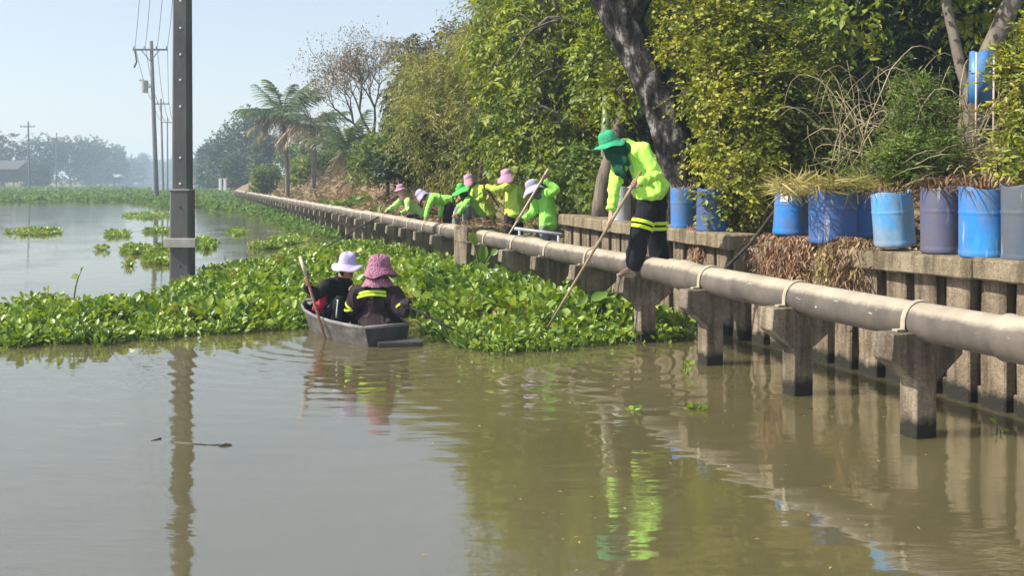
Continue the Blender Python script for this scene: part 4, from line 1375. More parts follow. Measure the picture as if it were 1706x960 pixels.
palm(478, 290, 190, 56, 'tall coconut palm with upswept fronds and a skirt of dead ones', 17, 9, 1.15, 0.14, -8, 0.15)
palm(520, 292, 205, 53, 'second coconut palm with browning fronds beside the tall one', 11, 11, 0.95, 0.16, 0)
palm(583, 300, 250, 46, 'young palm with low arching green fronds on the brown slope', 13, 3, 0.88, 0.12, -3, 0.25)
palm(632, 300, 262, 44, 'small pale palm at the edge of the bamboo', 7, 5, 0.62, 0.09, 0, 0.2)

for u, v, Y, w, lab in ((505, 262, 60, 70, 'bright green broad leaved plants between the two coconut palms'), (440, 272, 66, 56, 'low green thicket left of the tall palm base'), (575, 225, 62, 80, 'hazy green thicket behind the young palm'), (540, 250, 60, 60, 'green thicket behind the browning palm'), (492, 222, 84, 62, 'hazy tree behind the tall palm trunk'), (530, 216, 82, 66, 'hazy tree behind the browning palm trunk'), (570, 206, 80, 80, 'taller hazy tree between the browning palm and the bare tree'), (610, 215, 76, 70, 'hazy tree below the bare branches')):
    far_tree(u, v, Y, w, lab, 'lf_mid' if u == 505 else 'lf_bush', 700)

# strap-leaved plants (pandanus) and banana leaves
def strap_plant(name, label, c, n, L, Wd, mat, cat='plant', el=(0.5, 1.4)):
    root = empty(name, c, label, cat)
    az = rng.uniform(0, 6.283, n); e = rng.uniform(el[0], el[1], n)
    A = np.stack([np.cos(az) * np.cos(e), np.sin(az) * np.cos(e), np.sin(e)], 1)
    Nn = np.stack([-np.cos(az) * np.sin(e), -np.sin(az) * np.sin(e), np.cos(e)], 1)
    for i in range(n):
        me = leaf_mesh('leaf', np.array([c]) + A[i:i + 1] * 0.03, A[i:i + 1], Nn[i:i + 1], L * rng.uniform(.6, 1.1), Wd, mat, STRAP_V, STRAP_F)
        link('leaf', me, None, root)
    mb = MB(); mb.tube([Vector(c) - Vector((0, 0, .15)), Vector(c) + Vector((0, 0, .1))], [0.05, 0.03], 7); mb.build('stem', M['bark_grey'], root)
    return root


strap_plant('spiky_plant', 'spiky strap leaved plant growing behind the bending worker in the white hat', gpt(748, 23.2), 34, 0.95, 0.06, M['lf_straw'])
strap_plant('spiky_plant', 'smaller spiky plant at the foot of the dark bush', gpt(628, 27.5), 26, 0.8, 0.06, M['lf_bush'])
strap_plant('tall_grass', 'thin tall grass blades beside the slender grey trunk', gpt(985, 14.6), 16, 0.75, 0.025, M['lf_bush'], 'grass', (1.0, 1.5))


def banana():
    base = gpt(1010, 15.6)
    root = empty('banana_plant', base, 'banana plant with one large torn pale leaf showing through the trees', 'plant')
    mb = MB(); mb.tube([base - Vector((0, 0, .2)), base + Vector((0, 0, 1.6)), base + Vector((0, 0, 2.4))], [0.11, 0.09, 0.06], 10); mb.build('stem', M['lf_banana'], root)
    for tip, wd in ((W(948, 172, 14.3), 0.34), (W(1078, 182, 14.3), 0.26), (W(1030, 60, 15.2), 0.35)):
        s = base + Vector((0, 0, 2.2))
        mid = s.lerp(tip, 0.5) + Vector((0, 0, 0.35))
        ax = []
        for i in range(11):
            q = i / 10
            ax.append(s * (1 - q) ** 2 + mid * 2 * q * (1 - q) + tip * q * q)
        vs = []; fs = []
        for i, p in enumerate(ax):
            q = i / 10
            t = (ax[min(i + 1, 10)] - ax[max(i - 1, 0)]).normalized()
            sd = t.cross(Vector((0.25, 0.55, 0.8))).normalized()
            w_ = wd * (0.06 if q < 0.35 else math.sin(math.pi * min(1, (q - 0.30) / 0.72)) * R.uniform(.85, 1.05)) / 2
            vs += [p - sd * w_ - Vector((0, 0, w_ * .5)), p, p + sd * w_ - Vector((0, 0, w_ * .5))]
            if i: fs += [(3 * i - 3, 3 * i - 2, 3 * i + 1, 3 * i), (3 * i - 2, 3 * i - 1, 3 * i + 2, 3 * i + 1)]
        mb = MB(); mb.add(vs, fs); mb.build('leaf', M['lf_banana'], root)


banana()

# ------------------------------------------------------------------ dry growth on the bank
def tangle():
    mb = MB()
    for i in range(135):
        u0 = R.uniform(1380, 1680); Y = R.uniform(9.3, 11.2)
        a = W(u0, R.uniform(200, 300), Y)
        b = W(u0 + R.uniform(-160, 160), R.uniform(90, 310), Y + R.uniform(-.5, .5))
        pts = curve_pts(a, b, 9, (R.uniform(-.15, .15), R.uniform(-.2, .2), R.uniform(-.1, .5)), 0.010)
        r = R.choice((0.003, 0.004, 0.005, 0.008))
        mb.tube(pts, [r * (1 - .07 * k) for k in range(9)], 5)
    for i in range(200):       # dead stalks lying in a heap
        u0 = R.uniform(1560, 1690); Y = R.uniform(8.8, 10.2)
        a = W(u0, R.uniform(240, 312), Y)
        ang = R.uniform(-.9, .5)
        b = a + Vector((math.cos(ang) * R.uniform(.15, .5) * R.choice((-1, 1)), R.uniform(-.2, .2), -abs(math.sin(ang)) * .25))
        mb.tube(curve_pts(a, b, 4, (0, 0, .04)), [0.008, 0.008, 0.006, 0.003], 4)
    o = mb.build('dry_vine_tangle', M['twig_dry'])
    tag(o, 'tangle of arching dry vines and dead stalks above the barrels', 'dry vines', None, 'stuff')


tangle()


def litter(name, label, cat, pts_fn, n, L, Wd, mat, flat=0.6, hang=False, tv=LEAF_V, tf=LEAF_F, kind='stuff'):
    P = np.array([pts_fn() for _ in range(n)])
    A = rng.normal(size=(n, 3))
    if hang: A[:, 2] = -np.abs(A[:, 2]) - 1.0
    else: A[:, 2] *= 0.45
    Nn = rng.normal(size=(n, 3)) * 0.6 + np.array([0, 0, flat])
    me = leaf_mesh(name, P, A, Nn, L * rng.uniform(.5, 1.4, n), Wd * rng.uniform(.6, 1.3, n), mat, tv, tf)
    return tag(link(name, me), label, cat, None, kind)


def on_bank(t0, t1, n0, n1, lift=0.06):
    def f():
        t = R.uniform(t0, t1); n = R.uniform(n0, n1)
        p = TN(t, n)
        return (p.x, p.y, ground_z(p.x, p.y) + R.uniform(0, lift))
    return f


litter('dead_weeds', 'brown heap of dead pulled weeds covering the bank slope behind the pipe', 'dead weeds', on_bank(20, 46, 5.0, 9.5, 0.28), 9000, 0.24, 0.06, M['lf_brown'])
litter('dry_litter', 'dry leaf litter along the far slope under the palms', 'dead leaves', on_bank(46, 80, 5.0, 10, 0.2), 4500, 0.4, 0.11, M['lf_palm_dry'])
litter('leaf_litter', 'dry leaf litter at the foot of the trunks behind the wall', 'dead leaves', on_bank(9, 13.6, WALL_N + 0.1, 8.6, 0.08), 2600, 0.11, 0.05, M['lf_brown'])
litter('leaf_litter', 'dry leaves and chaff around the barrels on the bank', 'dead leaves', on_bank(4, 9, WALL_N + 0.1, 8.2, 0.08), 2600, 0.10, 0.04, M['lf_brown'])
litter('trampled_weeds', 'trampled green and brown weeds where the workers stand', 'weeds', on_bank(14, 22, 4.9, 8.5, 0.22), 2600, 0.2, 0.06, M['lf_olive'])
litter('bank_weeds', 'green leafy weeds on the bank between the brown heaps', 'weeds', on_bank(34, 39, 5.0, 6.6, 0.5), 600, 0.3, 0.16, M['lf_bush'])


def hang_fn(t0, t1, zt, zb, out=0.2):
    def f():
        q = R.random()
        t = R.gauss((t0 + t1) / 2, (t1 - t0) * 0.26)
        z = zt + (zb - zt) * q ** 1.3 * R.uniform(0.5, 1.0)
        bulge = out * (0.35 + 0.65 * math.sin(min(1, q * 1.2) * 2.4)) * R.uniform(0.2, 1)
        p = TN(t, WALL_N - 0.12 - bulge + 0.1)
        return (p.x, p.y, z)
    return f


def tt(u): return tn_of(*WN(u, WALL_N - 0.15).xy)[0]


litter('hanging_roots', 'narrow strip of dry brown roots hanging over the wall below the dull blue barrel', 'dry roots', hang_fn(tt(1165), tt(1138), 1.17, 0.70, .1), 800, 0.09, 0.014, M['lf_rust'], hang=True)
litter('hanging_weeds', 'rusty dry weeds spilling through the broken coping under the leaning blue barrel', 'dry weeds', hang_fn(tt(1345), tt(1262), 1.17, 0.42, .22), 1900, 0.10, 0.017, M['lf_rust'], hang=True)
litter('hanging_weeds', 'straw coloured dry weeds spilling over the wall beside the rusty ones', 'dry weeds', hang_fn(tt(1440), tt(1365), 1.2, 0.48, .22), 1500, 0.11, 0.016, M['lf_brown'], hang=True)
litter('hanging_vine', 'thin green vine hanging over the wall between the rusty and straw weeds', 'vine', hang_fn(tt(1392), tt(1366), 1.15, 0.6, .24), 330, 0.07, 0.03, M['lf_straw'], hang=True)


def barrel_grass(b, n, L, Wd, mat, label, name='barrel_grass', spill=0.5):
    _, base, h, r = b
    az = rng.uniform(0, 6.283, n); rr = r * np.sqrt(rng.random(n)) * 0.95
    P = np.stack([base.x + np.cos(az) * rr, base.y + np.sin(az) * rr, np.full(n, base.z + h - 0.03)], 1)
    e = rng.uniform(0.1, 1.5, n); a2 = az + rng.normal(size=n) * 0.7
    A = np.stack([np.cos(a2) * np.cos(e), np.sin(a2) * np.cos(e), np.sin(e)], 1)
    Nn = np.stack([-np.cos(a2) * np.sin(e), -np.sin(a2) * np.sin(e), np.cos(e)], 1)
    me = leaf_mesh(name, P, A, Nn, L * rng.uniform(.4, 1.2, n), Wd, mat, STRAP_V * np.array([1, 1, 1 + 2 * spill]), STRAP_F)
    tag(link(name, me), label, 'grass', 'dry grass growing in the barrels', 'stuff')


barrel_grass(barrels[3], 120, 0.14, 0.010, M['lf_straw'], 'sparse straw grass in the leaning blue barrel')
barrel_grass(barrels[4], 380, 0.17, 0.010, M['lf_straw'], 'thick straw grass spilling from the wide deep blue barrel')
barrel_grass(barrels[5], 260, 0.16, 0.010, M['lf_straw'], 'straw grass in the shaded blue barrel')
barrel_grass(barrels[6], 120, 0.16, 0.010, M['lf_brown'], 'withered grass in the faded blue barrel')
barrel_grass(barrels[7], 140, 0.18, 0.012, M['lf_brown'], 'withered grass in the violet grey barrel')
barrel_grass(barrels[8], 160, 0.18, 0.012, M['lf_brown'], 'withered grass in the large bright blue barrel')
barrel_grass(barrels[1], 60, 0.12, 0.010, M['lf_brown'], 'withered grass in the small bright blue barrel')
litter('straw_grass', 'yellow straw grass growing along the bank behind the middle barrels', 'grass',
       lambda: tuple(W(R.uniform(1295, 1470), R.uniform(300, 322), R.uniform(8.6, 10.3))), 1600, 0.2, 0.010, M['lf_straw'], 0.1, False, STRAP_V, STRAP_F)

# block top weeds
litter('block_weeds', 'dry brown weeds heaped on the thick concrete block', 'dead weeds', lambda: tuple(TN(tB + R.gauss(-.05, .25), PIPE_N + R.gauss(0.05, .18), 0.95 + R.random() ** 2 * 0.09)), 170, 0.16, 0.016, M['lf_brown'])

# hanging piece of a blue drum on two stakes
c = W(1637, 172, 9.6)
root = empty('drum_piece', W(1637, 245, 9.6), 'curved piece of a blue drum held upright on two thin stakes by the forked trunk', 'drum piece')
mb = MB(); vs = []; fs = []
hh, rr = 0.52, 0.135
for i in range(13):
    a = math.radians(200 + i * 140 / 12)
    for k, z in enumerate((0, hh * .5, hh)):
        sk = 0.02 * (z / hh)
        vs.append((c.x + math.cos(a) * rr + sk, c.y + math.sin(a) * rr + .1, c.z + z + 0.012 * math.sin(i * 1.3) * (k != 1)))
for i in range(12):
    for k in range(2): fs.append((3 * i + k, 3 * i + 3 + k, 3 * i + 4 + k, 3 * i + 1 + k))
mb.add(vs, fs)
o = mb.build('shell', BLUE, root)
sm_ = o.modifiers.new('thickness', 'SOLIDIFY'); sm_.thickness = 0.008
for dx in (-0.105, 0.07):
    mb = MB(); mb.tube([(c.x + dx, c.y - 0.07, c.z - .75), (c.x + dx + .01, c.y - 0.07, c.z + .5)], 0.010, 6); mb.build('stake', M['wood_pale'], root)

# dark pole leaning on the wall, steel rail by the wall end, sack
mb = MB(); mb.tube([WN(1207, WALL_N - 0.55, 0.80), WN(1250, WALL_N - 0.22, 1.05), WN(1293, WALL_N + 0.1, 1.40)], [0.02, 0.019, 0.017], 8)
tag(mb.build('leaning_stick', M['wood_dark']), 'dark stick leaning against the wall under the yellow green bush', 'stick')
mb = MB(); a = W(858, 381, 14.9); b = W(937, 391, 14.5); mb.tube([a, a.lerp(b, .5), b], 0.028, 10)
e = empty('steel_rail', (a + b) / 2 * 1, 'grey steel pipe rail between the block and the wall end', 'rail')
e.location.z = ground_z(e.location.x, e.location.y)
mb.build('rail', M['steel'], e)
for q in (0.1, 0.92):
    p = a.lerp(b, q); mb = MB(); mb.tube([(p.x, p.y, ground_z(p.x, p.y) - .3), p], 0.022, 8); mb.build('leg', M['steel'], e)

# ------------------------------------------------------------------ water hyacinth
def in_poly(x, y, poly):
    c = np.zeros(len(x), dtype=bool)
    j = len(poly) - 1
    for i in range(len(poly)):
        xi, yi = poly[i]; xj, yj = poly[j]
        k = ((yi > y) != (yj > y)) & (x < (xj - xi) * (y - yi) / (yj - yi + 1e-12) + xi)
        c ^= k
        j = i
    return c


def edge_dist(x, y, poly):
    d = np.full(len(x), 1e9)
    for i in range(len(poly)):
        a = np.array(poly[i - 1]); b = np.array(poly[i]); ab = b - a
        s = np.clip(((x - a[0]) * ab[0] + (y - a[1]) * ab[1]) / (ab @ ab + 1e-12), 0, 1)
        d = np.minimum(d, np.hypot(x - a[0] - s * ab[0], y - a[1] - s * ab[1]))
    return d


def rosettes(X, Y, per, hgt, blade, bw=0.80):
    """stalks and blades of hyacinth plants at X, Y (arrays)"""
    n = len(X)
    hgt = np.broadcast_to(hgt, (n,)); blade = np.broadcast_to(blade, (n,))
    m = n * per
    X = np.repeat(X, per); Y = np.repeat(Y, per); h = np.repeat(hgt, per); b = np.repeat(blade, per)
    az = rng.uniform(0, 6.283, m)
    th = rng.uniform(0.05, 1.15, m)
    ln = h * rng.uniform(0.55, 1.15, m) * np.where(th > 0.8, 0.75, 1)
    base = np.stack([X + rng.normal(size=m) * 0.025, Y + rng.normal(size=m) * 0.025, np.full(m, -0.02)], 1)
    dr = np.stack([np.sin(th) * np.cos(az), np.sin(th) * np.sin(az), np.cos(th)], 1)
    tip = base + dr * ln[:, None]
    outw = np.stack([np.cos(az), np.sin(az), np.zeros(m)], 1)
    A = unit(dr * rng.uniform(0.35, 1.0, m)[:, None] + outw * rng.uniform(0.1, 0.9, m)[:, None] + rng.normal(size=(m, 3)) * 0.22)
    Nn = np.array([0, 0, 0.7]) - outw * rng.uniform(0.0, 1.2, m)[:, None] + rng.normal(size=(m, 3)) * 0.5
    bl = b * rng.uniform(0.7, 1.3, m)
    return base, tip, A, Nn, bl, bl * bw * rng.uniform(0.55, 1.15, m)


def stalk_mesh(name, base, tip, r, mat):
    m = len(base)
    d = unit(tip - base)
    s = unit(np.cross(d, np.array([0.3, 0.2, 1.0]) + 0 * d)); q = np.cross(d, s)
    V = []
    for k in range(3):
        a = 2 * math.pi * k / 3
        V.append(base + (s * math.cos(a) + q * math.sin(a)) * r * 1.5)
    for k in range(3):
        a = 2 * math.pi * k / 3
        V.append(tip + (s * math.cos(a) + q * math.sin(a)) * r * 0.6)
    V = np.stack(V, 1).reshape(-1, 3)
    tf = np.array([(0, 1, 4), (0, 4, 3), (1, 2, 5), (1, 5, 4), (2, 0, 3), (2, 3, 5)])
    Fc = (tf[None] + (np.arange(m) * 6)[:, None, None]).reshape(-1, 3)
    return np_mesh(name, V, Fc, 3, mat)


def hya_object(name, label, X, Y, per, hgt, blade, mat, stalks=True, cat='water hyacinth', group=None, kind='stuff'):
    base, tip, A, Nn, L, Wd = rosettes(X, Y, per, hgt, blade)
    o = link(name, leaf_mesh(name, tip, A, Nn, L, Wd, mat, HYA_V, HYA_F))
    tag(o, label, cat, group, kind)
    if stalks:
        s = link('stalks', stalk_mesh('stalks', base, tip, 0.006, M['petiole']), None, o)
        s['kind'] = 'stuff'
    return o


def world_poly(px):
    return [tuple(WZ(u, v).xy) for u, v in px]


def sample_poly(poly, n):
    P = np.array(poly); lo = P.min(0); hi = P.max(0)
    xs = []; ys = []; c = 0
    while c < n:
        x = rng.uniform(lo[0], hi[0], 20000); y = rng.uniform(lo[1], hi[1], 20000)
        k = in_poly(x, y, poly)
        xs.append(x[k]); ys.append(y[k]); c += k.sum()
        if k.sum() == 0: break
    return np.concatenate(xs)[:n], np.concatenate(ys)[:n]


A_PX = [(-90, 583), (0, 579), (60, 580), (120, 574), (170, 577), (220, 567), (275, 569), (320, 559), (375, 560), (420, 553), (520, 548), (640, 548), (705, 556), (740, 562), (775, 582), (840, 592), (880, 586), (925, 588), (965, 578), (1010, 576), (1062, 569), (1105, 572), (1150, 567), (1152, 545),
        (1090, 520), (1010, 492), (940, 470), (880, 455), (820, 443), (770, 432), (700, 418), (640, 408), (560, 410), (520, 420), (430, 446), (345, 450), (325, 474), (290, 494), (250, 508), (205, 503), (150, 510), (90, 505), (0, 513), (-90, 513)]
pa = world_poly(A_PX)
x, y = sample_poly(pa, 4300)
keep = rng.random(len(x)) < np.clip(1.35 - 0.045 * (y - 9.5), 0.4, 1)
# leave room for the boat
bx, by = -1.62, 10.75
keep &= ~((np.abs(x - bx) < 0.62) & (np.abs(y - by) < 0.95))
x, y = x[keep], y[keep]
kg = clump(np.stack([x, y, 0 * x], 1), 0.38, 5) > -0.42 + 0.12 * rng.normal(size=len(x))
x, y = x[kg], y[kg]
ed = edge_dist(x, y, pa)
hh = 0.09 + 0.17 * np.clip(ed / 1.2, 0, 1) * np.clip((x + 5.0) / 3.0, 0.45, 1) + 0.13 * clump(np.stack([x, y, 0 * x], 1), 0.7, 3) + 0.05 * rng.random(len(x))
bl = 0.068 + 0.042 * np.clip(ed / 1.0, 0, 1) * np.clip((x + 5.5) / 3.0, 0.25, 1) + 0.028 * clump(np.stack([x, y, 0 * x], 1), 1.3, 8)
hya_object('hyacinth_mat', 'thick bright green water hyacinth mat spreading behind the boat up to the pipe', x, y, 10, np.clip(hh, .06, .5), np.clip(bl, .055, .15), M['hyacinth'])

# low outer fringe of small leaves lying on the water
x, y = sample_poly(pa, 9000)
ed = edge_dist(x, y, pa)
k = (ed < 0.45) & (y < 12.5) & ~((np.abs(x - bx) < 0.62) & (np.abs(y - by) < 0.95))
x, y = x[k][:900], y[k][:900]
hya_object('hyacinth_fringe', 'loose fringe of small hyacinth leaves along the open edge of the mat', x, y, 7, 0.085, 0.062, M['hyacinth'])

# channel of weeds along the supports farther out
B_PX = [(350, 352), (330, 334), (380, 325), (430, 328), (470, 341), (520, 357), (575, 380), (560, 398), (515, 396), (480, 382), (430, 362)]
C_PX = [(-80, 337), (-80, 323), (60, 321), (250, 323), (330, 319), (392, 319), (420, 331), (335, 346), (280, 347), (215, 337), (100, 336)]


def far_mat(px, n, per, name, label, h0, b0, gap):
    # even spread over the picture distance: sample in log depth
    poly = world_poly(px)
    P = np.array(poly)
    y0, y1 = P[:, 1].min(), P[:, 1].max()
    xs = []; ys = []
    c = 0
    while c < n:
        q = rng.random(30000)
        yy = 1 / (1 / y0 + (1 / y1 - 1 / y0) * q)
        kk = rng.uniform((P[:, 0] / P[:, 1]).min(), (P[:, 0] / P[:, 1]).max(), 30000)
        xx = kk * yy
        k = in_poly(xx, yy, poly)
        k &= clump(np.stack([xx, yy * 0.35, 0 * xx], 1), yy.mean() * 0.03, 4) > gap + 0.25 * rng.normal(size=len(xx))
        k &= np.hypot(xx - NP.x, yy - NP.y) > 0.4
        xs.append(xx[k]); ys.append(yy[k]); c += int(k.sum())
    x = np.concatenate(xs)[:n]; y = np.concatenate(ys)[:n]
    s = np.clip(y / 30, 1, 4)
    hya_object(name, label, x, y, per, h0 * 0.7 * s ** 0.45, b0 * 0.85 * s ** 0.75, M['hyacinth_far'], False)


far_mat(B_PX, 1500, 7, 'hyacinth_band', 'ragged hyacinth band hugging the dark row of supports', 0.24, 0.14, -0.35)
far_mat(C_PX, 2600, 7, 'hyacinth_band', 'long flat hyacinth band across the canal before the far shore', 0.24, 0.15, -0.5)
D_PX = [(330, 319), (335, 312), (392, 313), (410, 321), (392, 320)]
far_mat(D_PX, 350, 6, 'hyacinth_band', 'distant hyacinth by the far end of the pipe', 0.22, 0.15, -1.2)
E_PX = [(-60, 318), (-60, 314.5), (150, 313), (250, 316), (250, 319)]
far_mat(E_PX, 700, 6, 'hyacinth_band', 'thin distant hyacinth strip along the far shore', 0.2, 0.15, -0.6)

# separate floating clumps
CL = [(57, 388, 46, 5, 'long low hyacinth raft floating alone near the picture edge'), (195, 392, 22, 4, 'small hyacinth raft between the lone raft and the dark pole'), (230, 418, 25, 7, 'round hyacinth clump close to the dark pole'),
      (272, 386, 30, 4, 'flat hyacinth clump touching the dark pole'), (250, 360, 45, 5, 'wide hyacinth raft behind the dark pole'), (272, 434, 32, 9, 'bushy hyacinth clump at the foot of the dark pole'),
      (168, 416, 6, 2, 'tiny hyacinth sprig floating beside the small raft'), (216, 442, 6, 2.5, 'tiny lone hyacinth sprig nearest the big mat'), (343, 408, 16, 9, 'hyacinth clump on the sheltered side of the dark pole'),
      (395, 388, 15, 5, 'small hyacinth clump in the still patch beside the supports'), (440, 412, 26, 5, 'thin hyacinth string joining the big mat and the still patch'), (480, 402, 30, 6, 'hyacinth clump where the still patch ends at the supports'),
      (290, 414, 30, 5, 'sparse hyacinth drift beside the pole crossbar')]
for u, v, ru, rv, lab in CL:
    n = max(4, int(ru * rv * 0.5))
    a = rng.uniform(0, 6.283, n); q = np.sqrt(rng.random(n))
    uu = u + np.cos(a) * q * ru; vv = v + np.sin(a) * q * rv
    pts = np.array([tuple(WZ(a_, b_)) for a_, b_ in zip(uu, vv)])
    hya_object('hyacinth_clump', lab, pts[:, 0], pts[:, 1], 7, 0.10, 0.085, M['hyacinth'], True, 'water hyacinth', 'floating hyacinth clumps', 'stuff')
for u, v, n, h, b, lab in ((1146, 622, 1, 0.10, 0.06, 'small sprig of hyacinth floating before the third support'), (1060, 688, 1, 0.05, 0.045, 'single floating sprig in the reflection of the standing worker'),
                           (1160, 682, 3, 0.03, 0.045, 'flat leaf scraps floating on the green water'), (1672, 716, 1, 0.06, 0.05, 'weed scraps floating at the foot of the wall near the edge')):
    p = WZ(u, v)
    X = p.x + rng.normal(size=n) * 0.02; Y = p.y + rng.normal(size=n) * 0.02
    hya_object('floating_sprig', lab, X, Y, 5, h, b, M['hyacinth'], True, 'water plant', 'sprigs floating on open water', 'thing')


def big_leaf(name, label, base, specs, mat='hyacinth', group=None):
    """plant of a few large leaves: specs (tip point, leaf length, width, droop axis)"""
    root = empty(name, base, label, 'plant', group)
    for tip, L, Wd, ax in specs:
        pts = curve_pts(base, tip, 6, ((tip.x - base.x) * -.2, 0, 0.05))
        mb = MB(); mb.tube(pts, [0.011, 0.011, 0.010, 0.009, 0.008, 0.006], 6); st = mb.build('stalk', M['petiole'], root)
        me = leaf_mesh('leaf', np.array([tuple(tip)]), np.array([ax]), np.array([(0.1, -0.75, 0.6)]), L, Wd, M[mat], HYA_V, HYA_F)
        link('leaf', me, None, root)
    return root


bw_ = WZ(800, 470)
big_leaf('taro_plant', 'tall broad leaved plant climbing beside the thick concrete block', Vector((W(800, 430, 14.2).x, 14.2, 0.1)),
         [(W(782, 388, 14.2), 0.2, 0.15, (0.5, 0, -0.9)), (W(806, 408, 14.1), 0.26, 0.15, (-0.1, 0, -1)), (W(828, 415, 14.0), 0.12, 0.1, (-0.6, 0, -0.7)), (W(792, 440, 13.9), 0.26, 0.22, (0.6, -0.1, -0.7)), (W(835, 452, 13.8), 0.16, 0.1, (0.8, 0, -0.2))])
big_leaf('tall_leaf', 'single leaf on a long stalk rising above the far edge of the mat', Vector((W(122, 500, 12.3).x, 12.3, 0)), [(W(131, 462, 12.3), 0.10, 0.09, (-0.9, 0, 0.1)), (W(135, 452, 12.3), 0.06, 0.03, (0.4, 0, 0.9))])
big_leaf('arching_leaf', 'big pale arching leaf in the mat between the supports behind the pole', Vector((W(990, 530, 10.9).x, 10.9, 0)), [(W(985, 500, 10.9), 0.2, 0.12, (0.9, 0, 0.35)), (W(1010, 500, 10.9), 0.2, 0.11, (0.8, 0, -0.3)), (W(965, 512, 10.8), 0.16, 0.1, (0.5, 0, 0.8))])

# drifting sticks
mb = MB(); a = WZ(290, 738); b = WZ(345, 742); c = WZ(384, 743)
mb.tube([a, a.lerp(b, .5), b], [0.008, 0.009, 0.005], 7)
r_ = empty('floating_stick', a, 'pale stick with dark twig end drifting on the calm water', 'stick')
mb.build('stick', M['bark_thin'], r_)
mb = MB(); mb.tube([b, b.lerp(c, .5) + Vector((0, 0, .005)), c], [0.004, 0.004, 0.004], 5); mb.capsule(c, 0.010, c + Vector((-.03, 0, .006)), 0.012); mb.capsule(c + Vector((-.06, -.01, 0)), 0.012, c + Vector((-.04, -.01, .005)), 0.008)
mb.build('twig', M['wood_dark'], r_)
mb = MB(); mb.tube([WZ(252, 735), WZ(268, 732)], [0.004, 0.011], 6)
tag(mb.build('floating_chip', M['wood_dark']), 'small dark chip drifting beside the pale stick', 'debris')

n = 60
uu = rng.uniform(700, 1700, n); vv = rng.uniform(600, 950, n)
P = np.array([tuple(WZ(a_, b_, 0.003)) for a_, b_ in zip(uu, vv)])
P = P[tn_of(P[:, 0], P[:, 1])[1] < WALL_N - 0.2]
me = leaf_mesh('floating_specks', P, rng.normal(size=P.shape) * np.array([1, 1, 0.03]), np.array([0, 0, 1.0]) + rng.normal(size=P.shape) * 0.1, 0.022 * rng.uniform(.4, 1.8, len(P)), 0.012, M['lf_straw'])
tag(link('floating_specks', me), 'tiny floating leaf specks scattered over the green water', 'debris', None, 'stuff')

# ------------------------------------------------------------------ boat
BA = math.radians(33)
b_ax = Vector((-math.sin(BA), math.cos(BA), 0)); b_si = Vector((math.cos(BA), math.sin(BA), 0))
B0 = Vector((-1.285, 9.885, 0))


def BP(s, x, z):
    return B0 + b_ax * s + b_si * x + Vector((0, 0, z))


br = empty('rowing_boat', B0, 'small weathered grey flat bottomed boat carrying two seated people', 'boat')
st = [(0.0, 0.25, 0.20, 0.185), (0.25, 0.315, 0.26, 0.185), (0.6, 0.38, 0.31, 0.19), (1.0, 0.41, 0.33, 0.205), (1.35, 0.385, 0.29, 0.225), (1.6, 0.32, 0.22, 0.25), (1.78, 0.22, 0.14, 0.275)]
mb = MB(); vs = []; fs = []
for s, g, b, z in st:
    th = 0.022
    rk = 0.05 * (s > 1.5)
    vs += [BP(s, -g, z), BP(s - rk, -b, -0.07 + rk), BP(s - rk, b, -0.07 + rk), BP(s, g, z), BP(s, g - th, z), BP(s, b - th, -0.04 + rk), BP(s, -b + th, -0.04 + rk), BP(s, -g + th, z)]
for i in range(len(st) - 1):
    for k in range(8):
        a = i * 8 + k; b = i * 8 + (k + 1) % 8
        fs.append((a, b, b + 8, a + 8))
fs.append((0, 3, 2, 1)); e = (len(st) - 1) * 8; fs.append((e, e + 1, e + 2, e + 3))
fs.append((4, 7, 6, 5)); fs.append((e + 4, e + 5, e + 6, e + 7))
mb.add(vs, fs); mb.build('hull', M['boat'], br, False)
# inner transoms close the ends
mb = MB(); mb.add([BP(0.03, -0.245, .18), BP(0.03, -.2, -.06), BP(.03, .2, -.06), BP(.03, .245, .18), BP(-0.012, -0.25, .186), BP(-0.012, -.2, -.07), BP(-.012, .2, -.07), BP(-.012, .25, .186)],
                  [(0, 3, 2, 1), (4, 5, 6, 7), (0, 4, 7, 3), (1, 2, 6, 5), (0, 1, 5, 4), (3, 7, 6, 2)])
mb.build('transom', M['boat_dark'], br, False)
mb = MB()
for sg in (-1, 1):
    pts = [BP(s, sg * (g - 0.006), z + 0.008) for s, g, b, z in st]
    mb.tube(pts, 0.020, 6, True, 0.6, (0, 0, 1))
mb.tube([BP(-0.005, -0.25, .196), BP(-.005, .25, .196)], 0.02, 6, True, 0.6, (0, 0, 1))
mb.tube([BP(1.78, -0.22, .285), BP(1.79, .22, .285)], 0.02, 6, True, 0.6, (0, 0, 1))
mb.build('gunwale', M['boat_rim'], br)
mb = MB(); mb.box(BP(1.70, 0, .262), 0.40, 0.17, 0.022, Matrix.Rotation(BA, 3, 'Z')); mb.build('bow_deck', M['boat_rim'], br, False)
mb = MB(); mb.box(BP(-0.10, 0.10, 0.028), 0.46, 0.20, 0.05, Matrix.Rotation(BA * .3, 3, 'Z'), 0.008); mb.build('stern_step', M['boat_dark'], br, False)
mb = MB(); mb.box(BP(0.45, 0, 0.02), 0.5, 0.16, 0.02, Matrix.Rotation(BA, 3, 'Z')); mb.build('thwart', M['boat_rim'], br, False)
mb = MB(); mb.box(BP(1.05, 0, 0.02), 0.6, 0.16, 0.02, Matrix.Rotation(BA, 3, 'Z')); mb.build('thwart', M['boat_rim'], br, False)

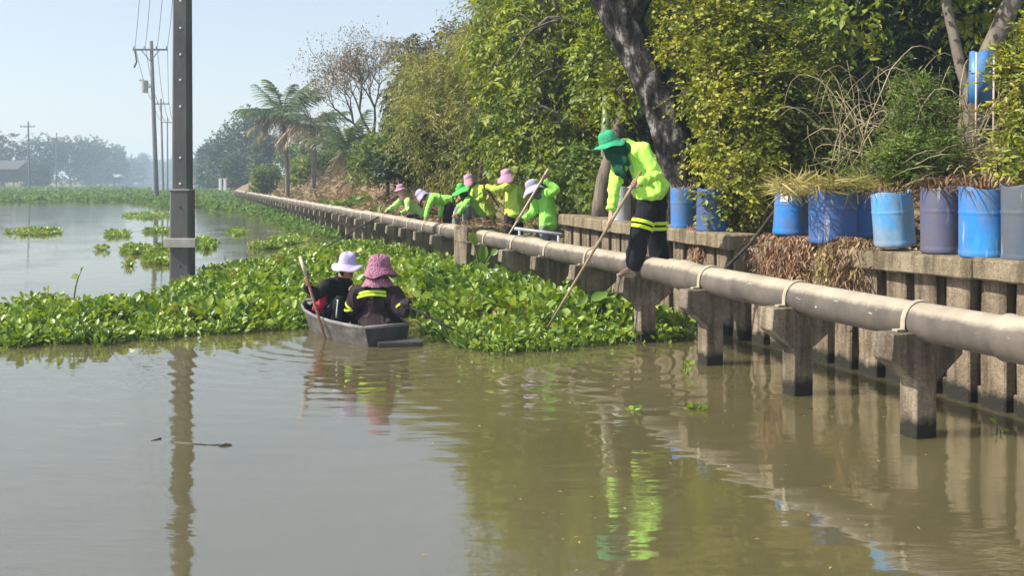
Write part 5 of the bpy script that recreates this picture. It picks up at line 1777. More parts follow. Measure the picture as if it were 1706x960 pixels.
# ------------------------------------------------------------------ people
SKIN = surf_mat('skin', [(0.3, (0.30, 0.155, 0.095)), (0.7, (0.37, 0.20, 0.13))], 14, 0.6, 0.15, 60, 0.003, 0.3)
SKIN_PALE = surf_mat('skin_bare_foot', [(0.3, (0.38, 0.22, 0.16)), (0.7, (0.46, 0.29, 0.22))], 14, 0.6, 0.15, 60, 0.003, 0.3)
EYE_W = surf_mat('eye_white', [(0.3, (0.6, 0.58, 0.55)), (0.7, (0.65, 0.63, 0.6))], 5, 0.3, 0)
LIPS = surf_mat('lips', [(0.3, (0.25, 0.09, 0.07)), (0.7, (0.28, 0.10, 0.08))], 5, 0.5, 0)
HAIR = surf_mat('hair', [(0.3, (0.012, 0.01, 0.009)), (0.7, (0.03, 0.025, 0.022))], 20, 0.5, 0.4, 90)
LIME = cloth_mat('lime_jacket', (0.45, 0.82, 0.12))
LIME_Y = cloth_mat('yellow_lime_jacket', (0.52, 0.70, 0.10))
LIME_P = cloth_mat('pale_lime_jacket', (0.45, 0.74, 0.22))
LIME_G = cloth_mat('green_lime_jacket', (0.32, 0.76, 0.12))
BAND = cloth_mat('lime_band', (0.62, 0.88, 0.06), 0.05)
BANDW = cloth_mat('white_trim', (0.62, 0.64, 0.58), 0.05)
BLACK = cloth_mat('black_trousers', (0.012, 0.013, 0.016), 0.3)
GREY = cloth_mat('grey_trousers', (0.20, 0.22, 0.22), 0.2)
DARKG = cloth_mat('dark_green_cloth', (0.006, 0.060, 0.034), 0.3)
GREENHAT = cloth_mat('green_hat', (0.045, 0.34, 0.17))
LIMEHAT = cloth_mat('bright_green_hat', (0.10, 0.50, 0.10))
MAUVE = cloth_mat('mauve_hat', (0.44, 0.26, 0.36))
PINK = cloth_mat('pink_hat', (0.50, 0.29, 0.35))
LILAC = cloth_mat('lilac_grey_hat', (0.38, 0.36, 0.47))
WHITEH = cloth_mat('white_hat', (0.48, 0.42, 0.64), 0.06)
PINKCL = cloth_mat('pink_cloth', (0.62, 0.33, 0.40))
GREYCL = cloth_mat('grey_cloth', (0.13, 0.14, 0.17))
BROWNJ = cloth_mat('dark_brown_jacket', (0.035, 0.022, 0.026), 0.3)
DARKJ = cloth_mat('black_jacket', (0.016, 0.013, 0.016), 0.3)
RED = cloth_mat('red_cloth', (0.52, 0.035, 0.07))
GLOVE = cloth_mat('dark_glove', (0.05, 0.05, 0.05))


def crochet_mat():
    m, nt, out = new_mat('crochet_wool')
    g = nt.nodes.new('ShaderNodeNewGeometry')
    p = nt.nodes.new('ShaderNodeBsdfPrincipled')
    vo = nt.nodes.new('ShaderNodeTexVoronoi'); vo.inputs['Scale'].default_value = 62
    nt.links.new(g.outputs['Position'], vo.inputs['Vector'])
    r = ramp(nt, [(0.0, (0.50, 0.24, 0.33)), (0.5, (0.36, 0.15, 0.23)), (0.9, (0.15, 0.06, 0.10))])
    nt.links.new(vo.outputs['Distance'], r.inputs[0])
    nt.links.new(r.outputs[0], p.inputs['Base Color'])
    p.inputs['Roughness'].default_value = 0.95
    bp = nt.nodes.new('ShaderNodeBump'); bp.invert = True; bp.inputs['Strength'].default_value = 0.9; bp.inputs['Distance'].default_value = 0.012
    nt.links.new(vo.outputs['Distance'], bp.inputs['Height']); nt.links.new(bp.outputs[0], p.inputs['Normal'])
    nt.links.new(p.outputs[0], out.inputs[0])
    return m


CROCHET = crochet_mat()


def fuse(mb, voxel, smooth=5, factor=0.5):
    """overlapping closed shapes -> one continuous skin"""
    me = mb.mesh('tmp', False)
    o = bpy.data.objects.new('tmp', me); C.objects.link(o)
    r = o.modifiers.new('r', 'REMESH'); r.mode = 'VOXEL'; r.voxel_size = voxel; r.use_smooth_shade = True
    if smooth:
        s = o.modifiers.new('s', 'SMOOTH'); s.iterations = smooth; s.factor = factor
    dg = bpy.context.evaluated_depsgraph_get()
    dg.update()
    out = bpy.data.meshes.new_from_object(o.evaluated_get(dg))
    bpy.data.objects.remove(o); bpy.data.meshes.remove(me)
    return out


def wrinkle(me, amp, freq, seed, squash=(1, 1, 1)):
    me.update()
    nor = [v.normal.copy() for v in me.vertices]
    sv = Vector((seed * 3.1, seed * 1.7, seed))
    for v, nn_ in zip(me.vertices, nor):
        q = Vector((v.co.x * squash[0], v.co.y * squash[1], v.co.z * squash[2])) * freq + sv
        w_ = Vector((mnoise.noise(q * 0.6), mnoise.noise(q * 0.6 + Vector((9, 4, 2))), mnoise.noise(q * 0.6 + Vector((3, 8, 5))))) * 0.6
        q = q + w_
        a = 1 - abs(mnoise.noise(q)) * 2.4          # narrow ridges: folds
        b = mnoise.noise(q * 0.5 + Vector((5, 5, 5)))
        v.co += nn_ * (max(a, 0.0) ** 2 * amp * 0.8 - amp * 0.3 + b * amp * 0.5)
    me.polygons.foreach_set('use_smooth', [True] * len(me.polygons))
    me.update()


def hand_shapes(mb, wrist, grip, axis, toward, r_obj=0.016, side=1):
    """palm and five fingers closed round a shaft through grip along axis; toward = where the back of the hand lies"""
    a = Vector(axis).normalized(); w = Vector(wrist); g = Vector(grip)
    p = Vector(toward); p = (p - a * p.dot(a))
    if p.length < 1e-4: p = a.orthogonal()
    p.normalize()
    q = a.cross(p) * side
    rr = r_obj + 0.011
    pc = g + p * (rr + 0.008)
    mb.capsule(w, (0.026, 0.021), pc + q * -0.012, (0.038, 0.017), 10, a)
    for i, off in enumerate((-0.034, -0.0115, 0.0115, 0.034)):
        ln = (0.88, 1.0, 0.97, 0.8)[i]
        pts = []
        for ang in (0.1, 1.1 * ln, 2.1 * ln, 3.1 * ln):
            pts.append(g + a * off + (p * math.cos(ang) + q * math.sin(ang)) * rr)
        for k in range(3):
            mb.capsule(pts[k], 0.0092 - 0.0006 * k, pts[k + 1], 0.0086 - 0.0006 * k, 8, None, 2)
    pts = [g + a * 0.038 + p * (rr + 0.004) - q * 0.02]
    for ang in (-0.9, -1.8):
        pts.append(g + a * 0.046 + (p * math.cos(ang) + q * math.sin(ang)) * rr)
    for k in range(2):
        mb.capsule(pts[k], 0.0115, pts[k + 1], 0.0095, 8, None, 2)


def hat(parent, head, up, look, mat, brim=0.185, crown_h=0.105, crown_r=0.098, droop=0.35, flap=False, tilt=0.0):
    z = Vector(up).normalized(); x = Vector(look); x = (x - z * x.dot(z)).normalized(); y = z.cross(x)
    Mx = Matrix((x, y, z)).transposed()
    if tilt: Mx = Mx @ Matrix.Rotation(tilt, 3, 'Y')
    c = Vector(head) + z * 0.035
    prof = [(brim, -0.018 - droop * 0.13), (brim * 1.005, -0.014 - droop * 0.13), (brim * 0.82, -0.006 - droop * 0.075), (crown_r * 1.16, 0.006), (crown_r * 1.04, 0.02), (crown_r, crown_h * 0.45), (crown_r * 0.93, crown_h * 0.75), (crown_r * 0.70, crown_h * 0.97), (crown_r * 0.2, crown_h * 1.06), (0.002, crown_h * 1.065)]
    ph = R.uniform(0, 6)

    def wob(i, a, r, zz):
        if i < 3:
            return r * (1 + 0.04 * math.sin(3 * a + ph) + (0.10 * math.cos(a))), zz + 0.022 * math.sin(2 * a + ph) + 0.010 * math.sin(5 * a + ph)
        if i > 4: return r * (1 + 0.03 * math.sin(4 * a + ph)), zz + 0.006 * math.sin(3 * a + ph)
        return r, zz
    mb = MB(); mb.lathe(prof, 40, Mx, c, wob=wob)
    o = mb.build('hat', mat, parent)
    m_ = o.modifiers.new('thickness', 'SOLIDIFY'); m_.thickness = 0.006
    mb = MB(); mb.lathe([(crown_r * 1.06, 0.012), (crown_r * 1.055, 0.036)], 32, Mx, c)
    o2 = mb.build('hat_band', mat, o)
    return o


def band(name, parent, c, axis, rx, ry, h, mat, side=None):
    c = Vector(c); a = Vector(axis).normalized()
    mb = MB(); mb.tube([c - a * h / 2, c - a * h / 4, c + a * h / 4, c + a * h / 2], [(rx, ry), (rx + .003, ry + .003), (rx + .003, ry + .003), (rx, ry)], 28, False, 1, side)
    o = mb.build(name, mat, parent)
    return o


def person(label, J, clothes, group=None, seed=1.0, detail=True, base=None):
    """J: pelvis, chest, neck, head (points), up (head axis), look, fwd, lat (to the person's left),
    arms [(shoulder, elbow, wrist, grip, axis)], legs [(hip, knee, ankle, toe)]"""
    low = min((l[2] for l in J['legs']), key=lambda p: p.z)
    loc = base if base is not None else Vector((low.x, low.y, low.z - 0.07))
    root = empty('person', loc, label, 'person', group)
    lat = Vector(J['lat']).normalized()
    pel, ch, nk, hd = J['pelvis'], J['chest'], J['neck'], J['head']
    up = Vector(J['up']).normalized(); look = Vector(J['look']); look = (look - up * look.dot(up)).normalized()
    sideh = up.cross(look)
    # --- body
    mb = MB()
    mid = pel.lerp(ch, 0.5)
    mb.capsule(pel, (0.145, 0.10), mid, (0.125, 0.09), 14, lat)
    mb.capsule(mid, (0.125, 0.09), ch, (0.15, 0.10), 14, lat)
    mb.capsule(ch, (0.13, 0.085), nk, 0.052, 12, lat)
    mb.capsule(nk, 0.05, hd - up * 0.04, 0.05, 12)
    for s, e, w, g, a in J['arms']:
        mb.capsule(s, 0.05, e, 0.04); mb.capsule(e, 0.04, w, 0.027)
        mb.capsule(ch + (s - ch) * 0.4, 0.06, s, 0.052)
    for h, k, an, toe in J['legs']:
        mb.capsule(h, 0.078, k, 0.052); mb.capsule(k, 0.052, an, 0.034)
        mb.capsule(pel, 0.08, h, 0.08)
        toe = Vector(toe)
        heel = an - (toe - an).normalized() * 0.04 - Vector((0, 0, 0.035))
        mb.capsule(an, 0.034, heel, 0.030); mb.capsule(heel, (0.032, 0.024), toe, (0.042, 0.018), 10, (toe - an).cross(Vector((0, 0, 1))))
        fd = (toe - heel).normalized(); fs_ = fd.cross(Vector((0, 0, 1))).normalized()
        for q in range(5):
            o_ = fs_ * (0.034 - 0.017 * q)
            mb.capsule(toe + o_, 0.011, toe + o_ + fd * (0.030 - 0.004 * q), 0.010 if q else 0.012, 8, None, 2)
    # head with brow, nose, jaw, ears
    mb.capsule(hd + up * 0.03 - look * 0.012, (0.073, 0.082), hd + up * 0.032 + look * 0.006, (0.073, 0.082), 16, sideh)
    mb.capsule(hd + up * 0.02, (0.072, 0.078), hd - up * 0.055 + look * 0.018, (0.050, 0.052), 14, sideh)
    mb.capsule(hd - up * 0.075 + look * 0.050 - sideh * .012, 0.020, hd - up * 0.075 + look * 0.050 + sideh * .012, 0.020, 10)
    mb.capsule(hd + up * 0.012 + look * 0.080, 0.008, hd - up * 0.020 + look * 0.096, 0.013, 8)
    for sg in (-1, 1):
        mb.capsule(hd + up * 0.010 + sideh * sg * 0.076 - look * 0.004, (0.016, 0.008), hd - up * 0.018 + sideh * sg * 0.075, (0.012, 0.007), 8, look)
        mb.capsule(hd + up * 0.026 + look * 0.073 + sideh * sg * 0.014, 0.008, hd + up * 0.024 + look * 0.062 + sideh * sg * 0.042, 0.008, 8)
    body = fuse(mb, 0.0095, 3)
    hb = MB()
    for i, (s, e, w, g, a) in enumerate(J['arms']):
        d = (w - e).normalized()
        if g is None:
            g = w + d * 0.085; a = d.cross(Vector((0.2, 1, 0.1))).normalized(); tw = -Vector((0, 1, 0.2)).cross(a); ro = 0.02
            tw = d.cross(a)
        else:
            tw = (w - g); ro = 0.014
        hand_shapes(hb, w, g, a, tw, ro, 1 if i == 0 else -1)
    hands = fuse(hb, 0.0048, 2)
    bm = bmesh.new(); bm.from_mesh(body); bm.from_mesh(hands)
    for f in bm.faces: f.smooth = True
    bm.to_mesh(body); bm.free(); bpy.data.meshes.remove(hands)
    body.materials.clear()
    link('body', body, clothes.get('skin', SKIN), root)
    for sg in (-1, 1):
        mb = MB(); mb.capsule(hd + up * 0.008 + look * 0.069 + sideh * sg * 0.030, 0.0105, hd + up * 0.008 + look * 0.0705 + sideh * sg * 0.030, 0.0105, 8); mb.build('eye', EYE_W, root)
        mb = MB(); mb.capsule(hd + up * 0.008 + look * 0.0795 + sideh * sg * 0.030, 0.005, hd + up * 0.008 + look * 0.080 + sideh * sg * 0.030, 0.005, 8); mb.build('pupil', HAIR, root)
    mb = MB(); mb.capsule(hd - up * 0.047 + look * 0.074 - sideh * .02, (0.006, 0.005), hd - up * 0.047 + look * 0.074 + sideh * .02, (0.006, 0.005), 8); mb.build('mouth', LIPS, root)
    mb = MB(); mb.capsule(hd + up * 0.045 - look * 0.022, (0.082, 0.085), hd - up * 0.03 - look * 0.035, (0.07, 0.06), 14, sideh); mb.build('hair', HAIR, root)
    # --- jacket
    V = 0.0125
    mb = MB()
    dn = (pel - ch).normalized()
    hem = pel + dn * J.get('hem', 0.10)
    fl = J.get('flare', 1.0)
    mb.capsule(hem, (0.19 * fl, 0.145 * fl), mid, (0.165, 0.125), 18, lat, 1)
    mb.capsule(mid, (0.165, 0.125), ch, (0.165, 0.118), 18, lat)
    mb.capsule(ch, (0.165, 0.115), nk - (nk - ch) * 0.3, (0.085, 0.08), 16, lat)
    arm_r = J.get('arm_r', 1.0)
    for s, e, w, g, a in J['arms']:
        w2 = e.lerp(w, 0.93)
        mb.capsule(ch + (s - ch) * 0.45 + (nk - ch) * .2, 0.085, s, 0.078 * arm_r); mb.capsule(s, 0.078 * arm_r, e, 0.064 * arm_r); mb.capsule(e, 0.064 * arm_r, w2, 0.050 * arm_r, 14, None, 2)
    jk = fuse(mb, V, 5)
    wrinkle(jk, J.get('wr', 0.022), 6.0, seed, J.get('fold', (1.5, 1.5, 0.55)))
    jo = link('jacket', jk, clothes['jacket'], root)
    # collar
    mb = MB(); mb.tube([nk - (nk - ch) * 0.35, nk - (nk - ch) * 0.12, nk + (nk - ch).normalized() * 0.012], [(0.10, 0.088), (0.078, 0.07), (0.07, 0.065)], 20, False, 1, lat); mb.build('collar', clothes.get('collar', clothes['jacket']), jo)
    for s, e, w, g, a in J['arms']:
        d = (w - e).normalized(); band('cuff', jo, e.lerp(w, 0.94), d, 0.050 * arm_r, 0.050 * arm_r, 0.035, clothes['jacket'])
    # --- trousers
    mb = MB()
    tr = J.get('leg_r', 1.0)
    mb.capsule(pel, (0.165, 0.125), pel + dn * 0.03, (0.165, 0.125), 16, lat)
    for h, k, an, toe in J['legs']:
        an2 = k.lerp(an, 0.93)
        mb.capsule(pel, 0.11, h, 0.105); mb.capsule(h, 0.105 * min(tr, 1.08), k, 0.079 * tr); mb.capsule(k, 0.079 * tr, an2, 0.066 * tr * (1.12 if tr > 1.2 else 1), 14, None, 2)
    tm = fuse(mb, V, 5)
    wrinkle(tm, 0.018, 6.0, seed + 4, (1.4, 1.4, 0.7))
    link('trousers', tm, clothes['trousers'], root)
    if 'hat' in clothes:
        hat(root, hd + up * 0.02, J.get('hat_up', up), look, clothes['hat'], **J.get('hat_kw', {}))
    if 'scarf' in clothes:
        mb = MB()
        mb.capsule(hd + up * 0.01 - look * .01, (0.092, 0.092), hd - up * 0.06 + look * 0.012, (0.086, 0.085), 16, sideh)
        mb.capsule(hd - up * 0.05, 0.08, nk.lerp(ch, 0.35) + look * 0.05, (0.13, 0.085), 14, sideh)
        for q in J.get('scarf_drop', []):
            mb.capsule(hd - up * 0.06, (0.08, 0.07), q, (0.06, 0.03), 12, sideh)
        sm = fuse(mb, 0.011, 4); wrinkle(sm, 0.010, 8, seed + 8, (1.5, 1.5, 0.4))
        link('face_cloth', sm, clothes['scarf'], root)
    return root


def shaft(name, label, pts, r, mat, cat='pole'):
    mb = MB(); n = len(pts)
    mb.tube(pts, [r * (1 - 0.25 * i / (n - 1)) for i in range(n)], 10)
    return tag(mb.build(name, mat), label, cat)


def along(a, b, n=5, sag=0.0):
    return curve_pts(a, b, n, (0, 0, -sag))


def arm(s, e, w, g=None, a=None):
    return (Vector(s), Vector(e), Vector(w), g, a)


# -- the barefoot worker on the support
pole_a, pole_b = W(1068, 286, 9.72), W(913, 545, 10.15)
pv = (pole_b - pole_a).normalized()


def on_pole(u):
    q = (u - 1068) / (913 - 1068)
    return pole_a.lerp(pole_b, q)


g1, g2 = on_pole(1057), on_pole(1019)
shaft('long_pole', 'long wooden pole the barefoot worker pushes into the weeds', along(pole_a, pole_b, 6), 0.017, M['wood'])
wk = person('worker in lime green jacket and green hat bending with a long pole on a support', dict(
    pelvis=W(1088, 325, 10.12), chest=W(1060, 258, 10.05), neck=W(1040, 238, 10.02), head=W(1018, 246, 10.0),
    up=(-0.42, -0.05, 0.9), look=(-0.86, -0.22, -0.5), lat=(-0.15, -1, 0.1), hem=-0.05, flare=1.42, arm_r=1.06, leg_r=1.36, wr=0.026, fold=(1.6, 1.6, 0.8),
    hat_up=(-0.36, -0.10, 0.92), hat_kw=dict(brim=0.175, crown_h=0.125, crown_r=0.097, droop=0.10),
    scarf_drop=[W(1030, 288, 9.90), W(1038, 292, 9.88), W(1045, 270, 9.86)],
    arms=[arm(W(1072, 250, 9.86), W(1094, 291, 9.78), W(1067, 303, 9.72), g1, pv), arm(W(1036, 262, 10.12), W(1024, 312, 10.06), W(1018, 350, 9.95), g2, pv)],
    legs=[(W(1078, 343, 10.02), W(1066, 392, 9.97), W(1056, 440, 9.99), TN(PIER_T0 + 3 * PIER_S + 0.0, PIPE_N - 0.315, 0.722) + Vector((0.02, 0, 0))),
          (W(1095, 343, 10.22), W(1093, 390, 10.28), W(1101, 446, 10.36), W(1090, 462, 10.36))]),
    dict(jacket=LIME, trousers=BLACK, hat=GREENHAT, scarf=DARKG, skin=SKIN_PALE), seed=2.0)
for c, ax, rr in ((W(1071, 371, 9.985), (W(1066, 392, 9.97) - W(1078, 343, 10.02)), 0.118), (W(1069.5, 380, 9.98), (W(1066, 392, 9.97) - W(1078, 343, 10.02)), 0.116),
                  (W(1094, 371, 10.255), Vector((0, 0.05, -1)), 0.118), (W(1094, 380, 10.265), Vector((0, 0.05, -1)), 0.116)):
    band('reflective_band', wk, c, ax, rr + 0.004, rr + 0.004, 0.036, BAND)
# chest emblem
mb = MB(); c = W(1052, 278, 9.865)
mb.lathe([(0.022, 0), (0.018, 0.003), (0.002, 0.004)], 14, Matrix.Rotation(math.radians(80), 3, 'X'), c); mb.build('chest_emblem', cloth_mat('emblem_thread', (0.16, 0.35, 0.22)), wk)

# -- the group behind the pipe
GRP = 'workers in lime jackets behind the pipe'
fw = (-1, -0.1, 0)
fa, fb = W(914, 281, 14.85), W(851, 386, 14.95)
def onf(u): return fa.lerp(fb, (u - 914) / (851 - 914))
shaft('bamboo_pole', 'pale pole held upright at a slant by the worker in the lilac grey hat', along(fa, fb + (fb - fa) * 0.25, 5), 0.019, M['wood_pale'])
pvf = (fb - fa).normalized()
person('worker in lilac grey hat and lime jacket gripping a pale slanting pole', dict(
    pelvis=W(914, 366, 15.15), chest=W(910, 330, 15.15), neck=W(900, 318, 15.12), head=W(889, 316, 15.1), up=(-0.45, 0, 0.9), look=(-0.85, -0.15, -0.5), lat=(-0.1, -1, 0), hem=0.08, flare=1.15,
    hat_kw=dict(brim=0.19, droop=0.5), arms=[arm(W(914, 322, 14.97), W(926, 316, 14.85), W(908, 301, 14.86), onf(906), pvf), arm(W(896, 330, 15.25), W(888, 354, 15.2), W(872, 366, 15.05), onf(864), pvf)],
    legs=[(W(908, 380, 15.1), W(906, 408, 15.05), Vector((W(908, 400, 15.1).x, 15.1, 0.52)), Vector((W(896, 400, 15.05).x, 15.05, 0.46))), (W(920, 380, 15.2), W(921, 408, 15.2), Vector((W(922, 400, 15.25).x, 15.25, 0.52)), Vector((W(910, 400, 15.2).x, 15.2, 0.46)))]),
    dict(jacket=LIME_G, trousers=GREY, hat=LILAC, scarf=GREYCL), GRP, 3.0)

ea, eb = W(796, 293, 16.35), W(832, 345, 16.5)
shaft('short_stick', 'dark stick handled between the pink hat worker and the mauve hat worker', along(ea, eb, 4), 0.018, M['wood_dark'])
pve = (eb - ea).normalized()
person('standing worker in mauve hat and yellow lime jacket reaching out an arm', dict(
    pelvis=W(856, 352, 16.5), chest=W(853, 320, 16.5), neck=W(850, 303, 16.5), head=W(846, 297, 16.48), up=(-0.25, 0, 0.97), look=(-0.95, 0.2, -0.25), lat=(0.25, -1, 0), hem=0.06, flare=1.1,
    hat_kw=dict(brim=0.17, droop=0.7), arms=[arm(W(844, 313, 16.32), W(826, 316, 16.3), W(812, 311, 16.38), ea.lerp(eb, 0.33), pve), arm(W(864, 316, 16.55), W(872, 336, 16.6), W(862, 348, 16.75), None, None)],
    legs=[(W(850, 362, 16.45), W(849, 392, 16.42), Vector((W(849, 400, 16.4).x, 16.42, 0.53)), Vector((W(838, 400, 16.4).x, 16.45, 0.46))), (W(863, 362, 16.55), W(864, 392, 16.55), Vector((W(865, 400, 16.6).x, 16.6, 0.53)), Vector((W(853, 400, 16.6).x, 16.62, 0.46)))]),
    dict(jacket=LIME_Y, trousers=BROWNJ, hat=MAUVE, scarf=PINKCL), GRP, 4.0)

person('worker in pink hat and yellow lime jacket leaning over behind the green hat', dict(
    pelvis=W(812, 346, 19.6), chest=W(801, 320, 19.55), neck=W(791, 309, 19.5), head=W(783, 303, 19.48), up=(-0.35, 0, 0.93), look=(-0.9, -0.1, -0.35), lat=(-0.1, -1, 0), hem=0.14, flare=1.0,
    hat_kw=dict(brim=0.145, droop=0.8), arms=[arm(W(803, 315, 19.36), W(801, 331, 19.25), W(789, 338, 19.2), None, None), arm(W(793, 316, 19.7), W(786, 330, 19.65), W(778, 342, 19.6), None, None)],
    legs=[(W(808, 355, 19.55), W(806, 375, 19.5), Vector((W(812, 400, 19.6).x, 19.55, 0.56)), Vector((W(803, 400, 19.5).x, 19.5, 0.5))), (W(818, 355, 19.65), W(818, 375, 19.7), Vector((W(822, 400, 19.75).x, 19.75, 0.56)), Vector((W(812, 400, 19.7).x, 19.7, 0.5)))]),
    dict(jacket=LIME_Y, trousers=BROWNJ, hat=PINK), GRP, 5.0)

person('crouching worker in bright green hat and grey trousers on the block', dict(
    pelvis=W(797, 362, 18.7), chest=W(784, 338, 18.65), neck=W(777, 326, 18.6), head=W(770, 319, 18.58), up=(-0.5, 0, 0.87), look=(-0.8, -0.2, -0.55), lat=(-0.1, -1, 0), hem=0.05, flare=0.9,
    hat_kw=dict(brim=0.20, droop=0.4), arms=[arm(W(780, 335, 18.45), W(772, 347, 18.3), W(764, 356, 18.2), None, None), arm(W(778, 335, 18.8), W(766, 345, 18.8), W(759, 357, 18.7), None, None)],
    legs=[(W(794, 368, 18.58), W(779, 347, 18.35), W(774, 375, 18.3), W(762, 379, 18.25)), (W(798, 368, 18.8), W(763, 350, 18.7), W(758, 377, 18.7), W(747, 381, 18.65))]),
    dict(jacket=LIME_G, trousers=GREY, hat=LIMEHAT, scarf=DARKG), GRP, 6.0)

person('worker in whitish hat bent double with back level over the pipe', dict(
    pelvis=W(746, 336, 20.75), chest=W(722, 331, 20.65), neck=W(712, 326, 20.6), head=W(704, 327, 20.6), up=(-0.75, 0, 0.66), look=(-0.6, -0.2, -0.8), lat=(-0.1, -1, 0), hem=0.05, flare=0.95,
    hat_kw=dict(brim=0.155, droop=0.6), arms=[arm(W(720, 333, 20.5), W(713, 348, 20.4), W(710, 362, 20.35), None, None), arm(W(726, 331, 20.8), W(738, 346, 20.7), W(733, 361, 20.6), None, None)],
    legs=[(W(748, 343, 20.65), W(744, 365, 20.6), Vector((W(748, 380, 20.7).x, 20.65, 0.56)), Vector((W(738, 380, 20.6).x, 20.6, 0.5))), (W(752, 343, 20.9), W(752, 365, 20.9), Vector((W(756, 380, 20.9).x, 20.95, 0.56)), Vector((W(746, 380, 20.9).x, 20.9, 0.5)))]),
    dict(jacket=LIME_G, trousers=BLACK, hat=WHITEH, collar=WHITEH), GRP, 7.0)

aa, ab = W(642, 355, 23.0), W(542, 412, 21.6)
shaft('dip_pole', 'long dark pole reaching from the farthest worker down into the weeds', along(aa + (aa - ab) * 0.06, ab, 6), 0.022, M['wood_dark'])
pva = (ab - aa).normalized()
person('farthest worker in pinkish hat and pink neck cloth stretching an arm over the pipe', dict(
    pelvis=W(697, 354, 24.0), chest=W(680, 338, 23.9), neck=W(673, 326, 23.85), head=W(668, 318, 23.8), up=(-0.25, 0, 0.96), look=(-0.9, -0.3, -0.35), lat=(-0.2, -1, 0), hem=0.08, flare=1.1, arm_r=1.05,
    hat_kw=dict(brim=0.20, droop=0.25), arms=[arm(W(679, 334, 23.65), W(679, 351, 23.45), W(668, 355, 23.35), None, None), arm(W(669, 334, 23.95), W(656, 345, 23.5), W(644, 353, 23.1), aa, pva)],
    legs=[(W(697, 362, 23.9), W(680, 364, 23.7), W(698, 376, 23.75), W(708, 378, 23.75)), (W(703, 362, 24.1), W(690, 368, 24.0), W(706, 376, 24.1), W(715, 378, 24.1))]),
    dict(jacket=LIME_P, trousers=BLACK, hat=MAUVE, scarf=PINKCL), GRP, 8.0)

# -- the two people in the boat
oa, ob = W(500, 428, 10.45), W(546, 578, 10.2)
pvo = (ob - oa).normalized()
gO = oa.lerp(ob, (470 - 428) / (578 - 428))
ro = empty('paddle', ob, 'reddish wooden paddle held upright over the side of the boat', 'paddle')
mb = MB(); mb.tube([oa, oa.lerp(ob, .25), oa.lerp(ob, .3), ob], [0.016, 0.018, 0.014, 0.015], 10); mb.build('shaft', M['wood_red'], ro)
mb = MB(); mb.tube([oa - pvo * 0.005, oa.lerp(ob, .22)], [0.0175, 0.0195], 10); mb.build('grip', M['wood_pale'], ro)
mb = MB(); mb.tube([ob - pvo * .02, ob + pvo * .12, ob + pvo * .4, ob + pvo * .46], [(0.02, .012), (0.06, .010), (.065, .008), (.03, .006)], 10, True, 1, (1, 0, 0)); mb.build('blade', M['wood_red'], ro)
P1 = person('boat passenger in white sun hat and black clothes holding the paddle', dict(
    pelvis=W(567, 522, 10.82), chest=W(562, 481, 10.78), neck=W(570, 460, 10.72), head=W(579, 449, 10.65), up=(0.05, -0.05, 1), look=(0.72, -0.6, -0.15), lat=(0.55, 0.8, 0), hem=0.02, flare=1.05,
    hat_kw=dict(brim=0.185, crown_h=0.135, crown_r=0.098, droop=0.15),
    arms=[arm(W(578, 475, 10.95), W(590, 497, 10.85), W(590, 485, 10.6), None, None), arm(W(546, 475, 10.62), W(527, 493, 10.50), W(512, 476, 10.45), gO, pvo)],
    legs=[(W(552, 522, 10.74), W(566, 505, 10.46), W(562, 538, 10.42), W(576, 541, 10.36)), (W(572, 525, 10.92), W(600, 510, 10.75), W(592, 536, 10.7), W(606, 539, 10.6))]),
    dict(jacket=DARKJ, trousers=BLACK, hat=WHITEH, skin=SKIN), 'people in the boat', 9.0, base=BP(1.0, -0.15, 0.03))
mb = MB(); mb.capsule(W(535, 500, 10.62), (0.07, 0.05), W(530, 514, 10.60), (0.075, 0.05), 12); mb.capsule(W(540, 492, 10.62), 0.04, W(536, 505, 10.6), 0.06)
me = fuse(mb, 0.012, 4); wrinkle(me, 0.015, 9, 3); link('red_waistcloth', me, RED, P1)
mb = MB()
for p0, p1 in ((W(546, 512, 10.56), W(563, 500, 10.385)), (W(563, 500, 10.385), W(560, 530, 10.335))):
    mb.tube(curve_pts(p0, p1, 5, (0, 0, 0.008)), 0.007, 6)
mb.build('white_piping', BANDW, P1)

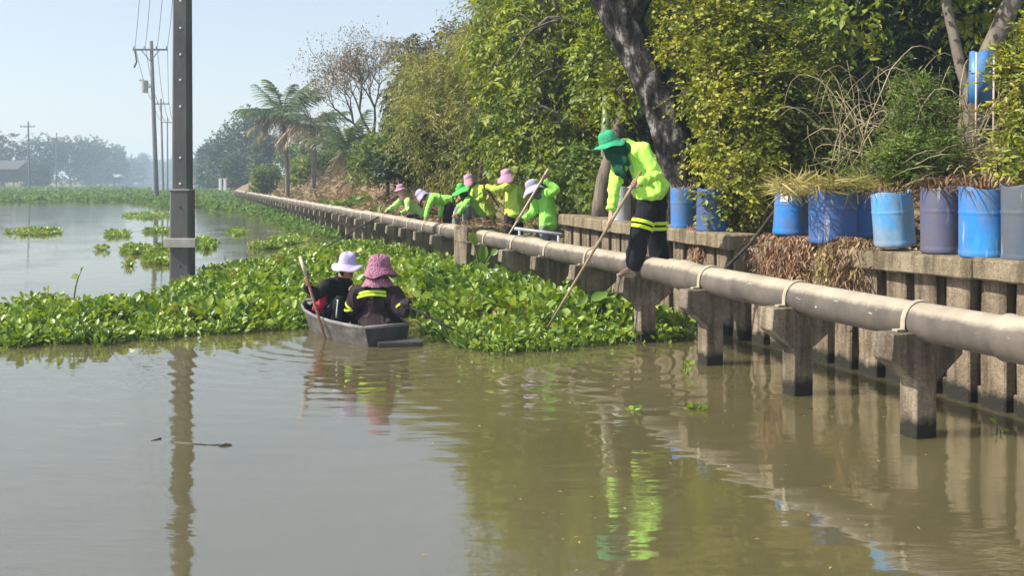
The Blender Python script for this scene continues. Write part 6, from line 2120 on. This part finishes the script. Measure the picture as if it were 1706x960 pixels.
ja, jb = W(676, 508, 9.95), W(768, 556, 9.85)
pvj = (jb - ja).normalized()
shaft('dark_pole', 'dark thin pole the mauve hat boat passenger dips toward the mat', along(ja - (jb - ja) * 0.1, jb, 5), 0.014, M['wood_dark'])
P2 = person('boat passenger in crocheted mauve hat, back turned, lime bands on brown jacket', dict(
    pelvis=W(630, 530, 10.22), chest=W(628, 499, 10.16), neck=W(628, 475, 10.12), head=W(631, 455, 10.10), up=(0.05, 0.02, 1), look=(0.8, 0.6, -0.1), lat=(-0.75, 0.65, 0), hem=0.02, flare=1.5, arm_r=1.2, wr=0.028,
    hat_kw=dict(brim=0.18, crown_h=0.135, crown_r=0.112, droop=0.45),
    arms=[arm(W(598, 490, 10.15), W(588, 514, 10.22), W(600, 500, 10.42), None, None), arm(W(656, 492, 10.08), W(670, 518, 10.0), W(676, 506, 9.98), ja, pvj)],
    legs=[(W(622, 536, 10.3), W(606, 512, 10.55), W(602, 540, 10.62), W(600, 543, 10.75)), (W(640, 536, 10.3), W(652, 512, 10.52), W(640, 540, 10.62), W(640, 543, 10.75))]),
    dict(jacket=BROWNJ, trousers=BLACK, hat=CROCHET), 'people in the boat', 10.0, base=BP(0.4, 0, 0.03))
# neck flap of the hat
mb = MB()
c = W(629, 466, 10.09)
mb.lathe([(0.16, -0.065), (0.158, -0.055), (0.125, 0.0), (0.10, 0.03)], 32, None, c, wob=lambda i, a, r, z: (r * (1 + .05 * math.sin(6 * a)), z + .008 * math.sin(5 * a)))
o = mb.build('neck_flap', CROCHET, P2); m_ = o.modifiers.new('thickness', 'SOLIDIFY'); m_.thickness = 0.006
# yoke and sleeve bands
for dz, rr in ((0.0, 1.0), (-0.035, 1.06)):
    mb = MB(); pts = []
    for i in range(29):
        a = 2 * math.pi * i / 28
        ex = Vector(((0.205 * rr) * math.cos(a), (0.140 * rr) * math.sin(a), 0))
        pts.append(W(628, 486, 10.14) + ex + Vector((0, 0, dz + 0.02 - 0.05 * abs(math.cos(a)) ** 2)))
    mb.tube(pts, 0.015, 6, False, 0.5, (0, 0, 1)); mb.build('yoke_band', BAND, P2)
for c, ax in ((W(588, 509, 10.21), W(588, 514, 10.22) - W(598, 490, 10.15)), (W(586.5, 515, 10.23), Vector((0.1, 0.05, -1))), (W(667, 512, 10.02), W(670, 518, 10.0) - W(656, 492, 10.08))):
    band('sleeve_band', P2, c, ax, 0.082, 0.082, 0.024, BAND)

# ------------------------------------------------------------------ haze over the whole reach
m, nt, out = new_mat('haze_air')
pvn = nt.nodes.new('ShaderNodeVolumePrincipled')
pvn.inputs['Color'].default_value = (0.66, 0.83, 1.0, 1)
pvn.inputs['Density'].default_value = 0.00135
pvn.inputs['Anisotropy'].default_value = 0.0
nt.links.new(pvn.outputs[0], out.inputs['Volume'])
mb = MB(); mb.box((0, 200, 8.2), 3800, 4000, 22.4)
tag(mb.build('haze', m, None, False), kind='stuff', label='thin pale blue haze lying over the canal', cat='haze')
